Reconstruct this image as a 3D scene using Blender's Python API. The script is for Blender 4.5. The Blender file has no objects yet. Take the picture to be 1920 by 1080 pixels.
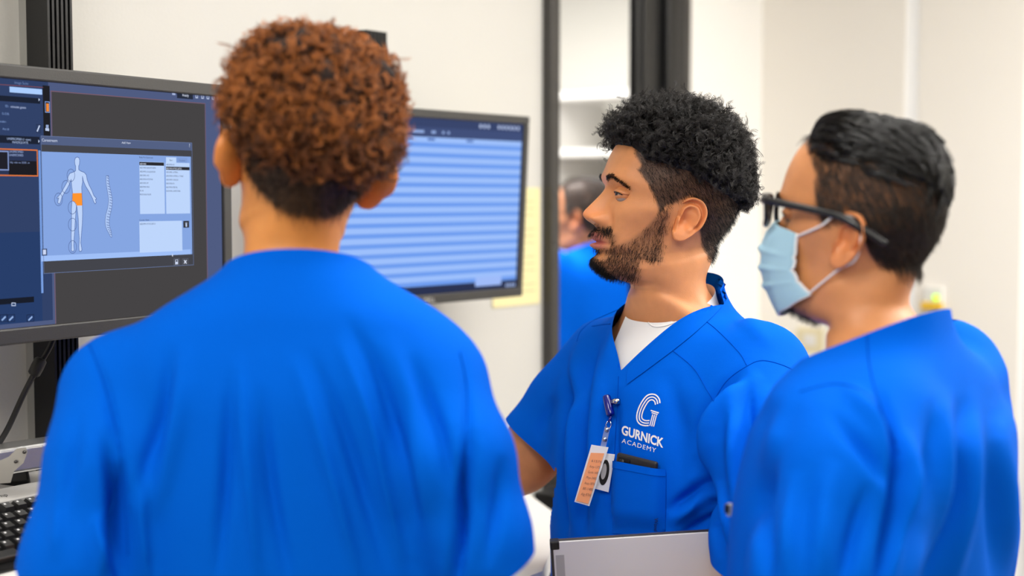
import bpy, bmesh, math, random
import numpy as np
from mathutils import Vector, Matrix
from mathutils.bvhtree import BVHTree

random.seed(7)
RNG = np.random.default_rng(7)
scene = bpy.context.scene
COL = scene.collection

# ------------------------------------------------------------------ camera
HC = 1.62
FPX = 2667.0
PITCH = math.atan(170.0 / FPX)
cam_data = bpy.data.cameras.new('camera')
cam_data.sensor_width = 36.0
cam_data.lens = 36.0 * FPX / 1920.0
cam_data.clip_start = 0.02
cam_data.dof.use_dof = True
cam_data.dof.focus_distance = 1.95
cam_data.dof.aperture_fstop = 2.2
cam = bpy.data.objects.new('camera', cam_data)
cam.location = (0, 0, HC)
cam.rotation_euler = (math.pi / 2 - PITCH, 0, 0)
COL.objects.link(cam)
scene.camera = cam

# ------------------------------------------------------------------ world, exposure
world = bpy.data.worlds.new('world')
scene.world = world
world.use_nodes = True
world.node_tree.nodes['Background'].inputs[0].default_value = (1.0, 0.97, 0.92, 1)
world.node_tree.nodes['Background'].inputs[1].default_value = 0.35
scene.view_settings.view_transform = 'Standard'
scene.view_settings.look = 'None'
scene.view_settings.exposure = 0.0
scene.view_settings.gamma = 1.0
scene.view_settings.use_curve_mapping = False

CP, SP = math.cos(PITCH), math.sin(PITCH)


def P(u, v, Y):
    """world point seen at pixel (u, v) of the 1920x1080 frame, at world depth Y"""
    xc, yc = (u - 960) / FPX, -(v - 540) / FPX
    dy, dz = CP + yc * SP, yc * CP - SP
    k = Y / dy
    return Vector((xc * k, Y, HC + dz * k))


def proj(V):
    V = np.asarray(V, dtype=float)
    x, y, z = V[..., 0], V[..., 1], V[..., 2] - HC
    d = y * CP - z * SP
    return np.stack([960 + FPX * x / d, 540 - FPX * (y * SP + z * CP) / d], -1)


# ------------------------------------------------------------------ colours, materials
def lin(c):
    c = [x / 255.0 for x in c]
    return tuple(x / 12.92 if x <= 0.04045 else ((x + 0.055) / 1.055) ** 2.4 for x in c)


def nodes_of(name):
    m = bpy.data.materials.new(name)
    m.use_nodes = True
    return m, m.node_tree.nodes, m.node_tree.links


def mat(name, rgb, rough=0.5, metal=0.0, spec=0.5, noise=0.0, nscale=8.0, bump=0.0, bscale=60.0, sheen=0.0, coat=0.0, trans=0.0, alpha=1.0):
    m, N, L = nodes_of(name)
    b = N['Principled BSDF']
    c = lin(rgb)
    b.inputs['Base Color'].default_value = (*c, 1)
    b.inputs['Roughness'].default_value = rough
    b.inputs['Metallic'].default_value = metal
    b.inputs['Specular IOR Level'].default_value = spec
    b.inputs['Sheen Weight'].default_value = sheen
    b.inputs['Coat Weight'].default_value = coat
    b.inputs['Transmission Weight'].default_value = trans
    b.inputs['Alpha'].default_value = alpha
    tc = N.new('ShaderNodeTexCoord')
    if noise > 0:
        n = N.new('ShaderNodeTexNoise')
        n.inputs['Scale'].default_value = nscale
        n.inputs['Detail'].default_value = 5
        L.new(tc.outputs['Object'], n.inputs['Vector'])
        r = N.new('ShaderNodeMapRange')
        r.inputs['To Min'].default_value = 1 - noise
        r.inputs['To Max'].default_value = 1 + noise
        L.new(n.outputs['Fac'], r.inputs['Value'])
        mx = N.new('ShaderNodeVectorMath')
        mx.operation = 'SCALE'
        mx.inputs[0].default_value = c
        L.new(r.outputs['Result'], mx.inputs['Scale'])
        L.new(mx.outputs['Vector'], b.inputs['Base Color'])
    if bump > 0:
        n = N.new('ShaderNodeTexNoise')
        n.inputs['Scale'].default_value = bscale
        n.inputs['Detail'].default_value = 3
        L.new(tc.outputs['Object'], n.inputs['Vector'])
        bp = N.new('ShaderNodeBump')
        bp.inputs['Strength'].default_value = bump
        bp.inputs['Distance'].default_value = 0.002
        L.new(n.outputs['Fac'], bp.inputs['Height'])
        L.new(bp.outputs['Normal'], b.inputs['Normal'])
    return m


def emit(name, rgb, k=1.0, noise=0.0):
    m, N, L = nodes_of(name)
    N.remove(N['Principled BSDF'])
    e = N.new('ShaderNodeEmission')
    e.inputs[0].default_value = (*lin(rgb), 1)
    e.inputs[1].default_value = k
    L.new(e.outputs[0], N['Material Output'].inputs[0])
    return m


def fabric(name, rgb, scale=900.0):
    m, N, L = nodes_of(name)
    b = N['Principled BSDF']
    c = lin(rgb)
    tc = N.new('ShaderNodeTexCoord')
    n = N.new('ShaderNodeTexNoise')
    n.inputs['Scale'].default_value = 5.0
    n.inputs['Detail'].default_value = 6
    L.new(tc.outputs['Object'], n.inputs['Vector'])
    r = N.new('ShaderNodeMapRange')
    r.inputs['To Min'].default_value = 0.93
    r.inputs['To Max'].default_value = 1.07
    L.new(n.outputs['Fac'], r.inputs['Value'])
    mx = N.new('ShaderNodeVectorMath')
    mx.operation = 'SCALE'
    mx.inputs[0].default_value = c
    L.new(r.outputs['Result'], mx.inputs['Scale'])
    L.new(mx.outputs['Vector'], b.inputs['Base Color'])
    b.inputs['Roughness'].default_value = 0.78
    b.inputs['Specular IOR Level'].default_value = 0.03
    b.inputs['Sheen Weight'].default_value = 0.0
    b.inputs['Sheen Roughness'].default_value = 0.5
    w = N.new('ShaderNodeTexNoise')
    w.inputs['Scale'].default_value = scale
    w.inputs['Detail'].default_value = 1
    L.new(tc.outputs['Object'], w.inputs['Vector'])
    w2 = N.new('ShaderNodeTexNoise')
    w2.inputs['Scale'].default_value = 28.0
    w2.inputs['Detail'].default_value = 3
    L.new(tc.outputs['Object'], w2.inputs['Vector'])
    b1 = N.new('ShaderNodeBump')
    b1.inputs['Strength'].default_value = 0.25
    b1.inputs['Distance'].default_value = 0.0006
    L.new(w.outputs['Fac'], b1.inputs['Height'])
    b2 = N.new('ShaderNodeBump')
    b2.inputs['Strength'].default_value = 0.15
    b2.inputs['Distance'].default_value = 0.003
    L.new(w2.outputs['Fac'], b2.inputs['Height'])
    L.new(b1.outputs['Normal'], b2.inputs['Normal'])
    L.new(b2.outputs['Normal'], b.inputs['Normal'])
    return m


def skin(name, rgb):
    """skin whose own colour varies by the tint attribute (lips, stubble, scalp)"""
    m, N, L = nodes_of(name)
    b = N['Principled BSDF']
    a = N.new('ShaderNodeAttribute')
    a.attribute_name = 'tint'
    tc = N.new('ShaderNodeTexCoord')
    n = N.new('ShaderNodeTexNoise')
    n.inputs['Scale'].default_value = 55.0
    n.inputs['Detail'].default_value = 6
    L.new(tc.outputs['Object'], n.inputs['Vector'])
    r = N.new('ShaderNodeMapRange')
    r.inputs['To Min'].default_value = 0.86
    r.inputs['To Max'].default_value = 1.12
    L.new(n.outputs['Fac'], r.inputs['Value'])
    mx = N.new('ShaderNodeVectorMath')
    mx.operation = 'SCALE'
    L.new(a.outputs['Color'], mx.inputs[0])
    L.new(r.outputs['Result'], mx.inputs['Scale'])
    L.new(mx.outputs['Vector'], b.inputs['Base Color'])
    b.inputs['Roughness'].default_value = 0.46
    b.inputs['Specular IOR Level'].default_value = 0.45
    b.inputs['Subsurface Weight'].default_value = 0.12
    b.inputs['Subsurface Radius'].default_value = (1.0, 0.35, 0.15)
    b.inputs['Subsurface Scale'].default_value = 0.006
    p = N.new('ShaderNodeTexNoise')
    p.inputs['Scale'].default_value = 700.0
    p.inputs['Detail'].default_value = 2
    L.new(tc.outputs['Object'], p.inputs['Vector'])
    bp = N.new('ShaderNodeBump')
    bp.inputs['Strength'].default_value = 0.22
    bp.inputs['Distance'].default_value = 0.0008
    L.new(p.outputs['Fac'], bp.inputs['Height'])
    L.new(bp.outputs['Normal'], b.inputs['Normal'])
    return m


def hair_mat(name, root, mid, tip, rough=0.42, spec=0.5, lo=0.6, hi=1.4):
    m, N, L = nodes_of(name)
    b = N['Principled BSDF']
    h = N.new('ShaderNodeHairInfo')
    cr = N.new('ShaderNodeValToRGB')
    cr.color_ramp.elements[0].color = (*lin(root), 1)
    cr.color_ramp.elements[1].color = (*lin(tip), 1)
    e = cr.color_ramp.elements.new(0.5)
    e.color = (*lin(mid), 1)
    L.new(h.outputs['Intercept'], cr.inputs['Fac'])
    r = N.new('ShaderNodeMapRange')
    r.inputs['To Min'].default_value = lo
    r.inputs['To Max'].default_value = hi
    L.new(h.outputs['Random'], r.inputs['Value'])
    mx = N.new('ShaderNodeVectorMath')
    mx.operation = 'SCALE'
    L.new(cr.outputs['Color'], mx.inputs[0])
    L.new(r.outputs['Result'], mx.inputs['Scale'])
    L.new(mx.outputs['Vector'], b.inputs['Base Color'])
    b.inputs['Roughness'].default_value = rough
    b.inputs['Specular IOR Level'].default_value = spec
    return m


# ------------------------------------------------------------------ mesh helpers
def link(o, parent=None):
    COL.objects.link(o)
    if parent is not None:
        o.parent = parent
    return o


def new_mesh(name, V, F, smooth=True):
    me = bpy.data.meshes.new(name)
    V = np.asarray(V, dtype=float)
    me.from_pydata(V.tolist(), [], F.tolist() if isinstance(F, np.ndarray) else F)
    if smooth:
        me.polygons.foreach_set('use_smooth', np.ones(len(me.polygons), bool))
    me.update()
    return me


def obj(name, V, F, m=None, parent=None, smooth=True):
    me = new_mesh(name, V, F, smooth)
    if m:
        me.materials.append(m)
    return link(bpy.data.objects.new(name, me), parent)


def tag(o, label=None, cat=None, group=None, kind=None):
    for k, v in (('label', label), ('category', cat), ('group', group), ('kind', kind)):
        if v:
            o[k] = v
    return o


def thing(name, label, cat, loc=(0, 0, 0), rz=0.0, group=None):
    o = bpy.data.objects.new(name, None)
    o.empty_display_size = 0.1
    o.location = loc
    o.rotation_euler = (0, 0, rz)
    link(o)
    return tag(o, label, cat, group)


def box_vf(x0, x1, y0, y1, z0, z1):
    V = [(x, y, z) for z in (z0, z1) for y in (y0, y1) for x in (x0, x1)]
    F = [(0, 2, 3, 1), (4, 5, 7, 6), (0, 1, 5, 4), (2, 6, 7, 3), (0, 4, 6, 2), (1, 3, 7, 5)]
    return V, F


def box(name, x0, x1, y0, y1, z0, z1, m, parent=None, bevel=0.0, seg=2):
    V, F = box_vf(x0, x1, y0, y1, z0, z1)
    me = bpy.data.meshes.new(name)
    if bevel > 0:
        bm = bmesh.new()
        vs = [bm.verts.new(v) for v in V]
        for f in F:
            bm.faces.new([vs[i] for i in f])
        bmesh.ops.recalc_face_normals(bm, faces=bm.faces)
        bmesh.ops.bevel(bm, geom=list(bm.edges), offset=bevel, segments=seg, profile=0.5, affect='EDGES')
        for f in bm.faces:
            f.smooth = False
        bm.to_mesh(me)
        bm.free()
    else:
        me.from_pydata(V, [], F)
    me.materials.append(m)
    return link(bpy.data.objects.new(name, me), parent)


def prism(name, pts, z0, z1, m, parent=None):
    n = len(pts)
    V = [(x, y, z0) for x, y in pts] + [(x, y, z1) for x, y in pts]
    F = [tuple(range(n - 1, -1, -1)), tuple(range(n, 2 * n))] + [(i, (i + 1) % n, n + (i + 1) % n, n + i) for i in range(n)]
    return obj(name, V, F, m, parent, False)


def loft(R, cap=True, closed=True):
    """rings (n, m, 3) to verts, quads"""
    R = np.asarray(R, dtype=float)
    n, m = R.shape[:2]
    V = R.reshape(-1, 3)
    i = np.arange(n - 1)[:, None] * m
    j = np.arange(m if closed else m - 1)[None, :]
    k = (j + 1) % m
    F = np.stack([i + j, i + k, i + m + k, i + m + j], -1).reshape(-1, 4).tolist()
    if cap:
        F.append(list(range(m - 1, -1, -1)))
        F.append(list(range((n - 1) * m, n * m)))
    return V, F


def tube(path, rad, sides=8, cap=True, flat=1.0):
    p = np.asarray(path, dtype=float)
    n = len(p)
    rad = np.broadcast_to(np.asarray(rad, dtype=float), (n,))
    t = np.gradient(p, axis=0)
    t /= np.linalg.norm(t, axis=1)[:, None] + 1e-12
    a = np.array([0, 0, 1.0]) if abs(t[0][2]) < 0.9 else np.array([1.0, 0, 0])
    e1 = np.cross(t[0], a)
    e1 /= np.linalg.norm(e1)
    R = []
    th = np.linspace(0, 2 * np.pi, sides, endpoint=False)
    for i in range(n):
        e1 = e1 - t[i] * np.dot(e1, t[i])
        e1 /= np.linalg.norm(e1) + 1e-12
        e2 = np.cross(t[i], e1)
        R.append(p[i] + rad[i] * (np.cos(th)[:, None] * e1 + flat * np.sin(th)[:, None] * e2))
    return loft(R, cap)


def merge(parts):
    V, F, o = [], [], 0
    for v, f in parts:
        v = np.asarray(v, dtype=float)
        V.append(v)
        F += [[i + o for i in q] for q in (f.tolist() if isinstance(f, np.ndarray) else f)]
        o += len(v)
    return np.concatenate(V), F


def spline(pts, per=8, closed=False):
    """Catmull-Rom through pts"""
    p = np.asarray(pts, dtype=float)
    n = len(p)
    out = []
    rng = range(n if closed else n - 1)
    for i in rng:
        if closed:
            a, b, c, d = p[(i - 1) % n], p[i], p[(i + 1) % n], p[(i + 2) % n]
        else:
            a, b, c, d = p[max(i - 1, 0)], p[i], p[i + 1], p[min(i + 2, n - 1)]
        for k in range(per):
            t = k / per
            out.append(0.5 * ((2 * b) + (c - a) * t + (2 * a - 5 * b + 4 * c - d) * t * t + (3 * b - a - 3 * c + d) * t ** 3))
    if not closed:
        out.append(p[-1])
    return np.array(out)


def text_mesh(s, size=1.0, extrude=0.0, bold=0.0, spacing=1.0):
    cu = bpy.data.curves.new('txt', 'FONT')
    cu.body = s
    cu.size = size
    cu.extrude = extrude
    cu.offset = bold
    cu.space_character = spacing
    cu.resolution_u = 3
    o = bpy.data.objects.new('txt', cu)
    COL.objects.link(o)
    bpy.context.view_layer.update()
    me = bpy.data.meshes.new_from_object(o.evaluated_get(bpy.context.evaluated_depsgraph_get()))
    bpy.data.objects.remove(o)
    bpy.data.curves.remove(cu)
    V = np.empty(len(me.vertices) * 3)
    me.vertices.foreach_get('co', V)
    F = [list(p.vertices) for p in me.polygons]
    bpy.data.meshes.remove(me)
    return V.reshape(-1, 3), F


def hair_obj(name, curves, radii, m, parent=None, tip=0.35):
    """curves: array (n, k, 3)"""
    n, k = curves.shape[:2]
    hc = bpy.data.hair_curves.new(name)
    hc.add_curves([k] * n)
    hc.attributes['position'].data.foreach_set('vector', curves.reshape(-1).astype(np.float32))
    ra = hc.attributes.get('radius') or hc.attributes.new('radius', 'FLOAT', 'POINT')
    prof = np.linspace(1, tip, k)[None, :] * np.broadcast_to(np.asarray(radii, float).reshape(-1, 1), (n, 1))
    ra.data.foreach_set('value', prof.reshape(-1).astype(np.float32))
    hc.materials.append(m)
    return link(bpy.data.objects.new(name, hc), parent)


def sstep(a, b, x):
    t = np.clip((x - a) / (b - a), 0, 1)
    return t * t * (3 - 2 * t)

LP_MAIN, LP_LEFT, LP_BIG, LP_CAM, LP_BACK, LP_FAR = 16.0, 27.0, 12.0, 31.0, 64.0, 125.0
SCRUB_RGB = (0, 92, 208)

# ------------------------------------------------------------------ room (frame: a along the monitor wall, b out of it)
WANG = math.radians(53.9)
WO = Vector((0.068, 3.19, 0))
UX, UY = math.cos(WANG), math.sin(WANG)


def W(a, b, z=0.0):
    return Vector((WO.x + UX * a + UY * b, WO.y + UY * a - UX * b, z))


def a_at(u, b):
    """position along the wall whose point at offset b is seen at pixel column u"""
    k = (u - 960) / FPX * 1.0
    # X = k * d ; d approx Y*CP (z near camera height)
    k2 = k * CP
    return (k2 * (WO.y - UX * b) - (WO.x + UY * b)) / (UX - k2 * UY)


def rb(name, a0, a1, b0, b1, z0, z1, m, parent=None, bevel=0.0):
    o = box(name, a0, a1, -b1, -b0, z0, z1, m, parent, bevel)
    if parent is None:
        o.location = WO
        o.rotation_euler = (0, 0, WANG)
    return o


def wthing(name, label, cat, group=None):
    return thing(name, label, cat, WO, WANG, group)


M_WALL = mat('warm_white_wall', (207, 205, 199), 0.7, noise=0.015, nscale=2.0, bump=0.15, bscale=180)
M_WALL2 = mat('beige_panel', (243, 238, 228), 0.6, noise=0.012, nscale=2.0, bump=0.1, bscale=160)
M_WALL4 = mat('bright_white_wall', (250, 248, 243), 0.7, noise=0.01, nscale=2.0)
M_WALL3 = mat('taupe_wall', (190, 184, 175), 0.7, noise=0.015, nscale=2.0)
M_CEIL = mat('ceiling_white', (240, 238, 232), 0.85, noise=0.02, nscale=20, bump=0.3, bscale=120)
M_FLOOR = mat('floor_vinyl', (140, 134, 126), 0.45, noise=0.06, nscale=12)
M_STRIP = mat('white_strip', (255, 255, 253), 0.4, noise=0.01)
M_DARKMETAL = mat('dark_grey_metal', (74, 72, 70), 0.38, 0.6, noise=0.05, nscale=30)
M_BLACK = mat('black_paint', (14, 14, 15), 0.35, noise=0.1, nscale=20)
M_BLACKGLOSS = mat('black_anodised', (30, 30, 31), 0.3, 0.5, noise=0.08, nscale=25)
M_ALU = mat('brushed_aluminium', (196, 196, 194), 0.32, 0.85, noise=0.05, nscale=40, bump=0.1, bscale=300)
M_COUNTER = mat('white_laminate', (234, 231, 226), 0.4, noise=0.02, nscale=6)
M_PLASTIC = mat('monitor_plastic', (46, 45, 44), 0.42, noise=0.08, nscale=60, bump=0.1, bscale=700)
M_KEY = mat('black_key', (26, 26, 27), 0.38, noise=0.1, nscale=80)
M_PRINT = mat('white_print', (225, 225, 225), 0.6, noise=0.03)
M_SILVER = mat('silver_plastic', (186, 184, 180), 0.35, 0.3, noise=0.04, nscale=50)
M_WHITEP = mat('white_plastic', (228, 226, 222), 0.4, noise=0.02)
M_CABLE = mat('black_rubber', (16, 16, 16), 0.55, noise=0.1, nscale=90)

ROOM_A0, ROOM_A1, ROOM_B1, ROOM_H = -5.2, 1.089, 4.6, 2.75
FAR_B = -3.2


def structure(o):
    o['kind'] = 'structure'
    return o


structure(rb('floor', ROOM_A0 - .2, ROOM_A1 + 1.5, FAR_B - .2, ROOM_B1 + .2, -0.1, 0.0, M_FLOOR))
structure(rb('ceiling', ROOM_A0 - .2, ROOM_A1 + 1.5, FAR_B - .2, ROOM_B1 + .2, ROOM_H, ROOM_H + 0.1, M_CEIL))
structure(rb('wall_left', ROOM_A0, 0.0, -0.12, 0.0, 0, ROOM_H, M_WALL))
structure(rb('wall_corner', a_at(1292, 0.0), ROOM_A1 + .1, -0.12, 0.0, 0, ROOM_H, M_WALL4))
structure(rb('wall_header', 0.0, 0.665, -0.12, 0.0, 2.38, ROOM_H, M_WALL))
wb = structure(rb('wall_back', ROOM_A1 + 0.004, ROOM_A1 + 0.14, 0.0, ROOM_B1, 0, ROOM_H, M_STRIP))
structure(rb('wall_right', ROOM_A0, ROOM_A1 + .1, ROOM_B1, ROOM_B1 + .12, 0, ROOM_H, M_WALL3))
structure(rb('wall_near', ROOM_A0 - .12, ROOM_A0, FAR_B, ROOM_B1, 0, ROOM_H, M_WALL3))
structure(rb('wall_far', ROOM_A0, ROOM_A1 + 1.5, FAR_B - .12, FAR_B, 0, ROOM_H, M_WALL))
structure(rb('wall_side', ROOM_A1 + 1.38, ROOM_A1 + 1.5, FAR_B, 0.0, 0, ROOM_H, M_WALL))


def b_back(u, off=0.0):
    """b on the back wall plane seen at column u"""
    k = (u - 960) / FPX * CP
    a = ROOM_A1 - off
    x0, y0 = WO.x + UX * a, WO.y + UY * a
    return (k * y0 - x0) / (UY + k * UX)


b1, b2, b3 = b_back(1693), b_back(1719), b_back(1916)
edges = [0.0, b1, b2, b3, b3 + 0.03, b3 + 0.45, b3 + .48, b3 + 1.2, b3 + 1.23, b3 + 2.1, b3 + 2.13, ROOM_B1]
for i in range(0, len(edges) - 1, 2):
    p = rb('wall_panel', ROOM_A1, ROOM_A1 + 0.004, edges[i], edges[i + 1], 0, ROOM_H, M_WALL2)
    p.parent = wb
    p.location = (0, 0, 0)
    p.rotation_euler = (0, 0, 0)

# door frame (dark grey metal) between the monitor wall and the opening
structure(rb('trim_1', 0.0, 0.034, -0.14, 0.025, 0, 2.38, M_DARKMETAL, None, 0.003))
structure(rb('trim_2', 0.0, 0.665, -0.14, 0.02, 2.38, 2.43, M_DARKMETAL, None, 0.003))
TRIM3 = a_at(1284, 0.012)
structure(rb('trim_3', TRIM3, a_at(1294, 0.012), -0.13, 0.012, 0, 2.38, M_DARKMETAL, None, 0.003))

# black upright column beside the opening
c = wthing('equipment_column', 'tall black metal column standing at the right edge of the doorway', 'column')
a0 = a_at(1194, 0.05)
A1C = a_at(1284, 0.05)
rb('column_body', a0, A1C, 0.025, 0.05, 0, 2.34, M_BLACK, c, 0.004)
rb('column_rail', a0 + 0.115, a0 + 0.165, 0.045, 0.068, 0.02, 2.33, M_BLACKGLOSS, c, 0.006)
rb('column_rail', a0 + 0.02, a0 + 0.04, 0.045, 0.056, 0.02, 2.33, M_BLACK, c, 0.003)

# lights in the ceiling
M_DIFF = emit('lamp_diffuser', (255, 248, 236), 3.0)


def ceiling_light(a, b, la, lb, power, label):
    t = thing('ceiling_light', label, 'ceiling light', W(a, b, ROOM_H), WANG, 'flat ceiling light panels')
    box('frame', -la / 2 - .03, la / 2 + .03, -lb / 2 - .03, lb / 2 + .03, -0.02, 0.0, M_WHITEP, t, 0.004)
    box('diffuser', -la / 2, la / 2, -lb / 2, lb / 2, -0.024, -0.02, M_DIFF, t)
    ld = bpy.data.lights.new('panel_light', 'AREA')
    ld.shape = 'RECTANGLE'
    ld.size, ld.size_y = la, lb
    ld.energy = power
    ld.color = (1.0, 0.98, 0.95)
    lo = bpy.data.objects.new('panel_light', ld)
    lo.location = (0, 0, -0.03)
    link(lo, t)
    return t


ceiling_light(-0.75, 1.15, 1.2, 0.6, LP_MAIN, 'long ceiling light panel above the counter end and doorway')
ceiling_light(-2.9, 1.1, 1.2, 0.6, LP_LEFT, 'long ceiling light panel left of the camera before the left monitor')
ceiling_light(-0.6, 2.1, 0.9, 0.9, LP_BIG, 'square ceiling light panel above the masked man')
ceiling_light(-3.2, 2.6, 1.2, 1.2, LP_CAM, 'large ceiling light panel behind the camera')
ceiling_light(0.55, 2.4, 0.6, 1.2, LP_BACK, 'added ceiling light panel that brightens the beige wall panels')  # unseen panel, added to brighten the back wall and the corner
ceiling_light(0.6, -1.2, 1.2, 1.2, LP_FAR, 'ceiling light panel in the room beyond the doorway')

# ------------------------------------------------------------------ room beyond the doorway: white shelves
t = thing('shelf_unit', 'white shelf unit blurred in the bright room beyond the doorway', 'shelf', W(2.2, -1.45, 0), WANG + math.pi / 2)
for x in (-0.92, -0.5, -0.08, 0.4, 0.9):
    box('upright', x - .015, x + .015, -0.2, 0.2, 0, 2.02, M_WHITEP, t, 0.003)
for z in (0.1, 0.55, 1.0, 1.38, 1.78, 2.0):
    box('shelf_board', -0.9, 0.9, -0.2, 0.2, z, z + .025, M_WHITEP, t, 0.003)
M_BOX = [mat('pale_box_%d' % i, c, 0.6, noise=0.04) for i, c in enumerate([(205, 196, 180), (222, 220, 214), (190, 186, 178)])]
for i, (x, z, w, h) in enumerate([(-.33, 1.405, .2, .2), (.12, 1.405, .24, .26), (.62, 1.405, .2, .22)]):
    bt = thing('storage_box', ['beige storage box on the upper shelf at left beyond the doorway', 'white storage box on the middle of the upper shelf beyond the doorway',
               'grey storage box on the right of the upper shelf beyond the doorway', 'beige storage box on the lower shelf at left beyond the doorway',
               'white low storage box on the middle of the lower shelf beyond the doorway', 'grey tall storage box on the right of the lower shelf beyond the doorway'][i],
               'box', W(2.2, -1.45 - x, z), WANG + math.pi / 2, 'storage boxes on the far shelves')
    box('box_body', -w / 2, w / 2, -.15, .15, 0, h, M_BOX[i % 3], bt, 0.004)
    box('box_lid', -w / 2 - .006, w / 2 + .006, -.156, .156, h, h + .03, M_BOX[i % 3], bt, 0.004)

# ------------------------------------------------------------------ counter and black cabinet
def W2(a, b):
    p = W(a, b)
    return (p.x, p.y)


t = thing('counter', 'white laminate counter along the wall under the monitors', 'counter', (0, 0, 0))
prism('worktop', [W2(-3.4, .015), W2(-.22, .015), W2(-.55, .43), W2(-.86, .60), W2(-1.18, .60), W2(-1.26, .44), W2(-3.4, .44)], 1.015, 1.05, M_COUNTER, t)
prism('base_panel', [W2(-3.3, .03), W2(-.5, .03), W2(-.9, .36), W2(-3.3, .36)], 0.0, 1.015, M_WHITEP, t)
t = wthing('low_cabinet', 'black low cabinet against the wall beyond the counter end', 'cabinet')
rb('cabinet_body', -.19, 0.22, .11, .44, 0.04, 1.0, M_BLACK, t, 0.004)
rb('plinth', -.17, 0.20, .13, .42, 0.0, 0.04, M_BLACK, t)
rb('cabinet_door', -.18, 0.01, .44, .455, 0.06, 0.98, M_BLACKGLOSS, t, 0.003)
rb('cabinet_door', .02, 0.21, .44, .455, 0.06, 0.98, M_BLACKGLOSS, t, 0.003)

# ------------------------------------------------------------------ mounting rails on the wall
def ribbed_post(name, label, ua, ub, z0, z1, b0=0.035, b1=0.085):
    t = wthing(name, label, 'rail')
    x0, x1 = a_at(ua, b1), a_at(ub, b1)
    rb('post_body', x0, x1, b0, b1 - .012, z0, z1, M_BLACKGLOSS, t)
    n = 6
    for i in range(n):
        w = (x1 - x0) / (2 * n - 1)
        rb('rib', x0 + 2 * i * w, x0 + (2 * i + 1) * w, b1 - .012, b1, z0, z1, M_BLACKGLOSS, t)
    return t


ribbed_post('mounting_post', 'black ribbed mounting post behind the left monitor', 96, 142, 1.05, 2.5)
zt = P(712, 50, 2.55).z
ribbed_post('mounting_post', 'black ribbed mounting post top showing behind the curly brown hair', 690, 727, 1.05, zt)
t = wthing('wall_rail', 'silver aluminium wall rail left of the black ribbed post', 'rail')
x0, x1 = a_at(58, 0.02), a_at(94, 0.02)
rb('rail_body', x0, x1, 0.0, 0.016, 0.9, 2.6, M_ALU, t)
rb('rail_lip', x0, x0 + .012, 0.016, 0.03, 0.9, 2.6, M_ALU, t)
rb('rail_lip', x1 - .012, x1, 0.016, 0.03, 0.9, 2.6, M_ALU, t)

# ------------------------------------------------------------------ paper notice on the wall beside the right monitor
M_PAPER = mat('yellow_paper', (240, 228, 172), 0.75, noise=0.02, nscale=14)
M_INK = mat('faint_ink', (196, 186, 140), 0.8, noise=0.05)
t = wthing('paper_notice', 'pale yellow paper notice taped to the wall behind the right monitor', 'paper')
pa0, pa1 = a_at(925, .004), a_at(1013, .004)
pz1, pz0 = P(1000, 352, 3.12).z, P(1000, 572, 3.12).z
rb('sheet', pa0, pa1, .001, .003, pz0, pz1, M_PAPER, t)
for i in range(14):
    z = pz1 - .03 - i * (pz1 - pz0 - .06) / 13
    rb('ink_line', pa0 + .02, pa1 - .02 - (.03 if i % 4 == 3 else 0), .003, .0034, z - .0015, z + .0015, M_INK, t)

# wall plate and small sensor on the beige wall
M_YEL = mat('yellow_plastic', (236, 190, 50), 0.5, noise=0.04)
t = wthing('wall_sensor', 'small wall switch with a yellow base and green light behind the masked man', 'switch')
bb = b_back(1752)
zc = P(1752, 560, 3.75).z
rb('switch_plate', ROOM_A1 - .012, ROOM_A1, bb - .02, bb + .03, zc - .012, zc + .03, M_WHITEP, t, .002)
rb('switch_base', ROOM_A1 - .02, ROOM_A1, bb - .025, bb + .03, zc - .03, zc - .01, M_YEL, t, .002)
rb('indicator_light', ROOM_A1 - .022, ROOM_A1 - .012, bb + .008, bb + .022, zc - .004, zc + .01, emit('green_led', (190, 255, 60), 2.0), t, .003)
t = wthing('wall_outlet', 'cream wall outlet plate between the two men on the right', 'outlet')
aa = a_at(1530, 0) if False else 0
bb = b_back(1524)
zc = P(1524, 660, 3.9).z
rb('outlet_plate', ROOM_A1 - .008, ROOM_A1, bb - .04, bb + .04, zc - .06, zc + .06, mat('cream_plate', (226, 214, 176), .5, noise=.02), t, .003)
for k in (-1, 1):
    rb('socket', ROOM_A1 - .011, ROOM_A1 - .007, bb - .018, bb + .018, zc + k * .026 - .016, zc + k * .026 + .016, M_WHITEP, t, .003)

# ------------------------------------------------------------------ monitors
EM = {}


def em(rgb):
    if rgb not in EM:
        EM[rgb] = emit('screen_%d_%d_%d' % rgb, rgb, 1.0)
    return EM[rgb]


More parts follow.
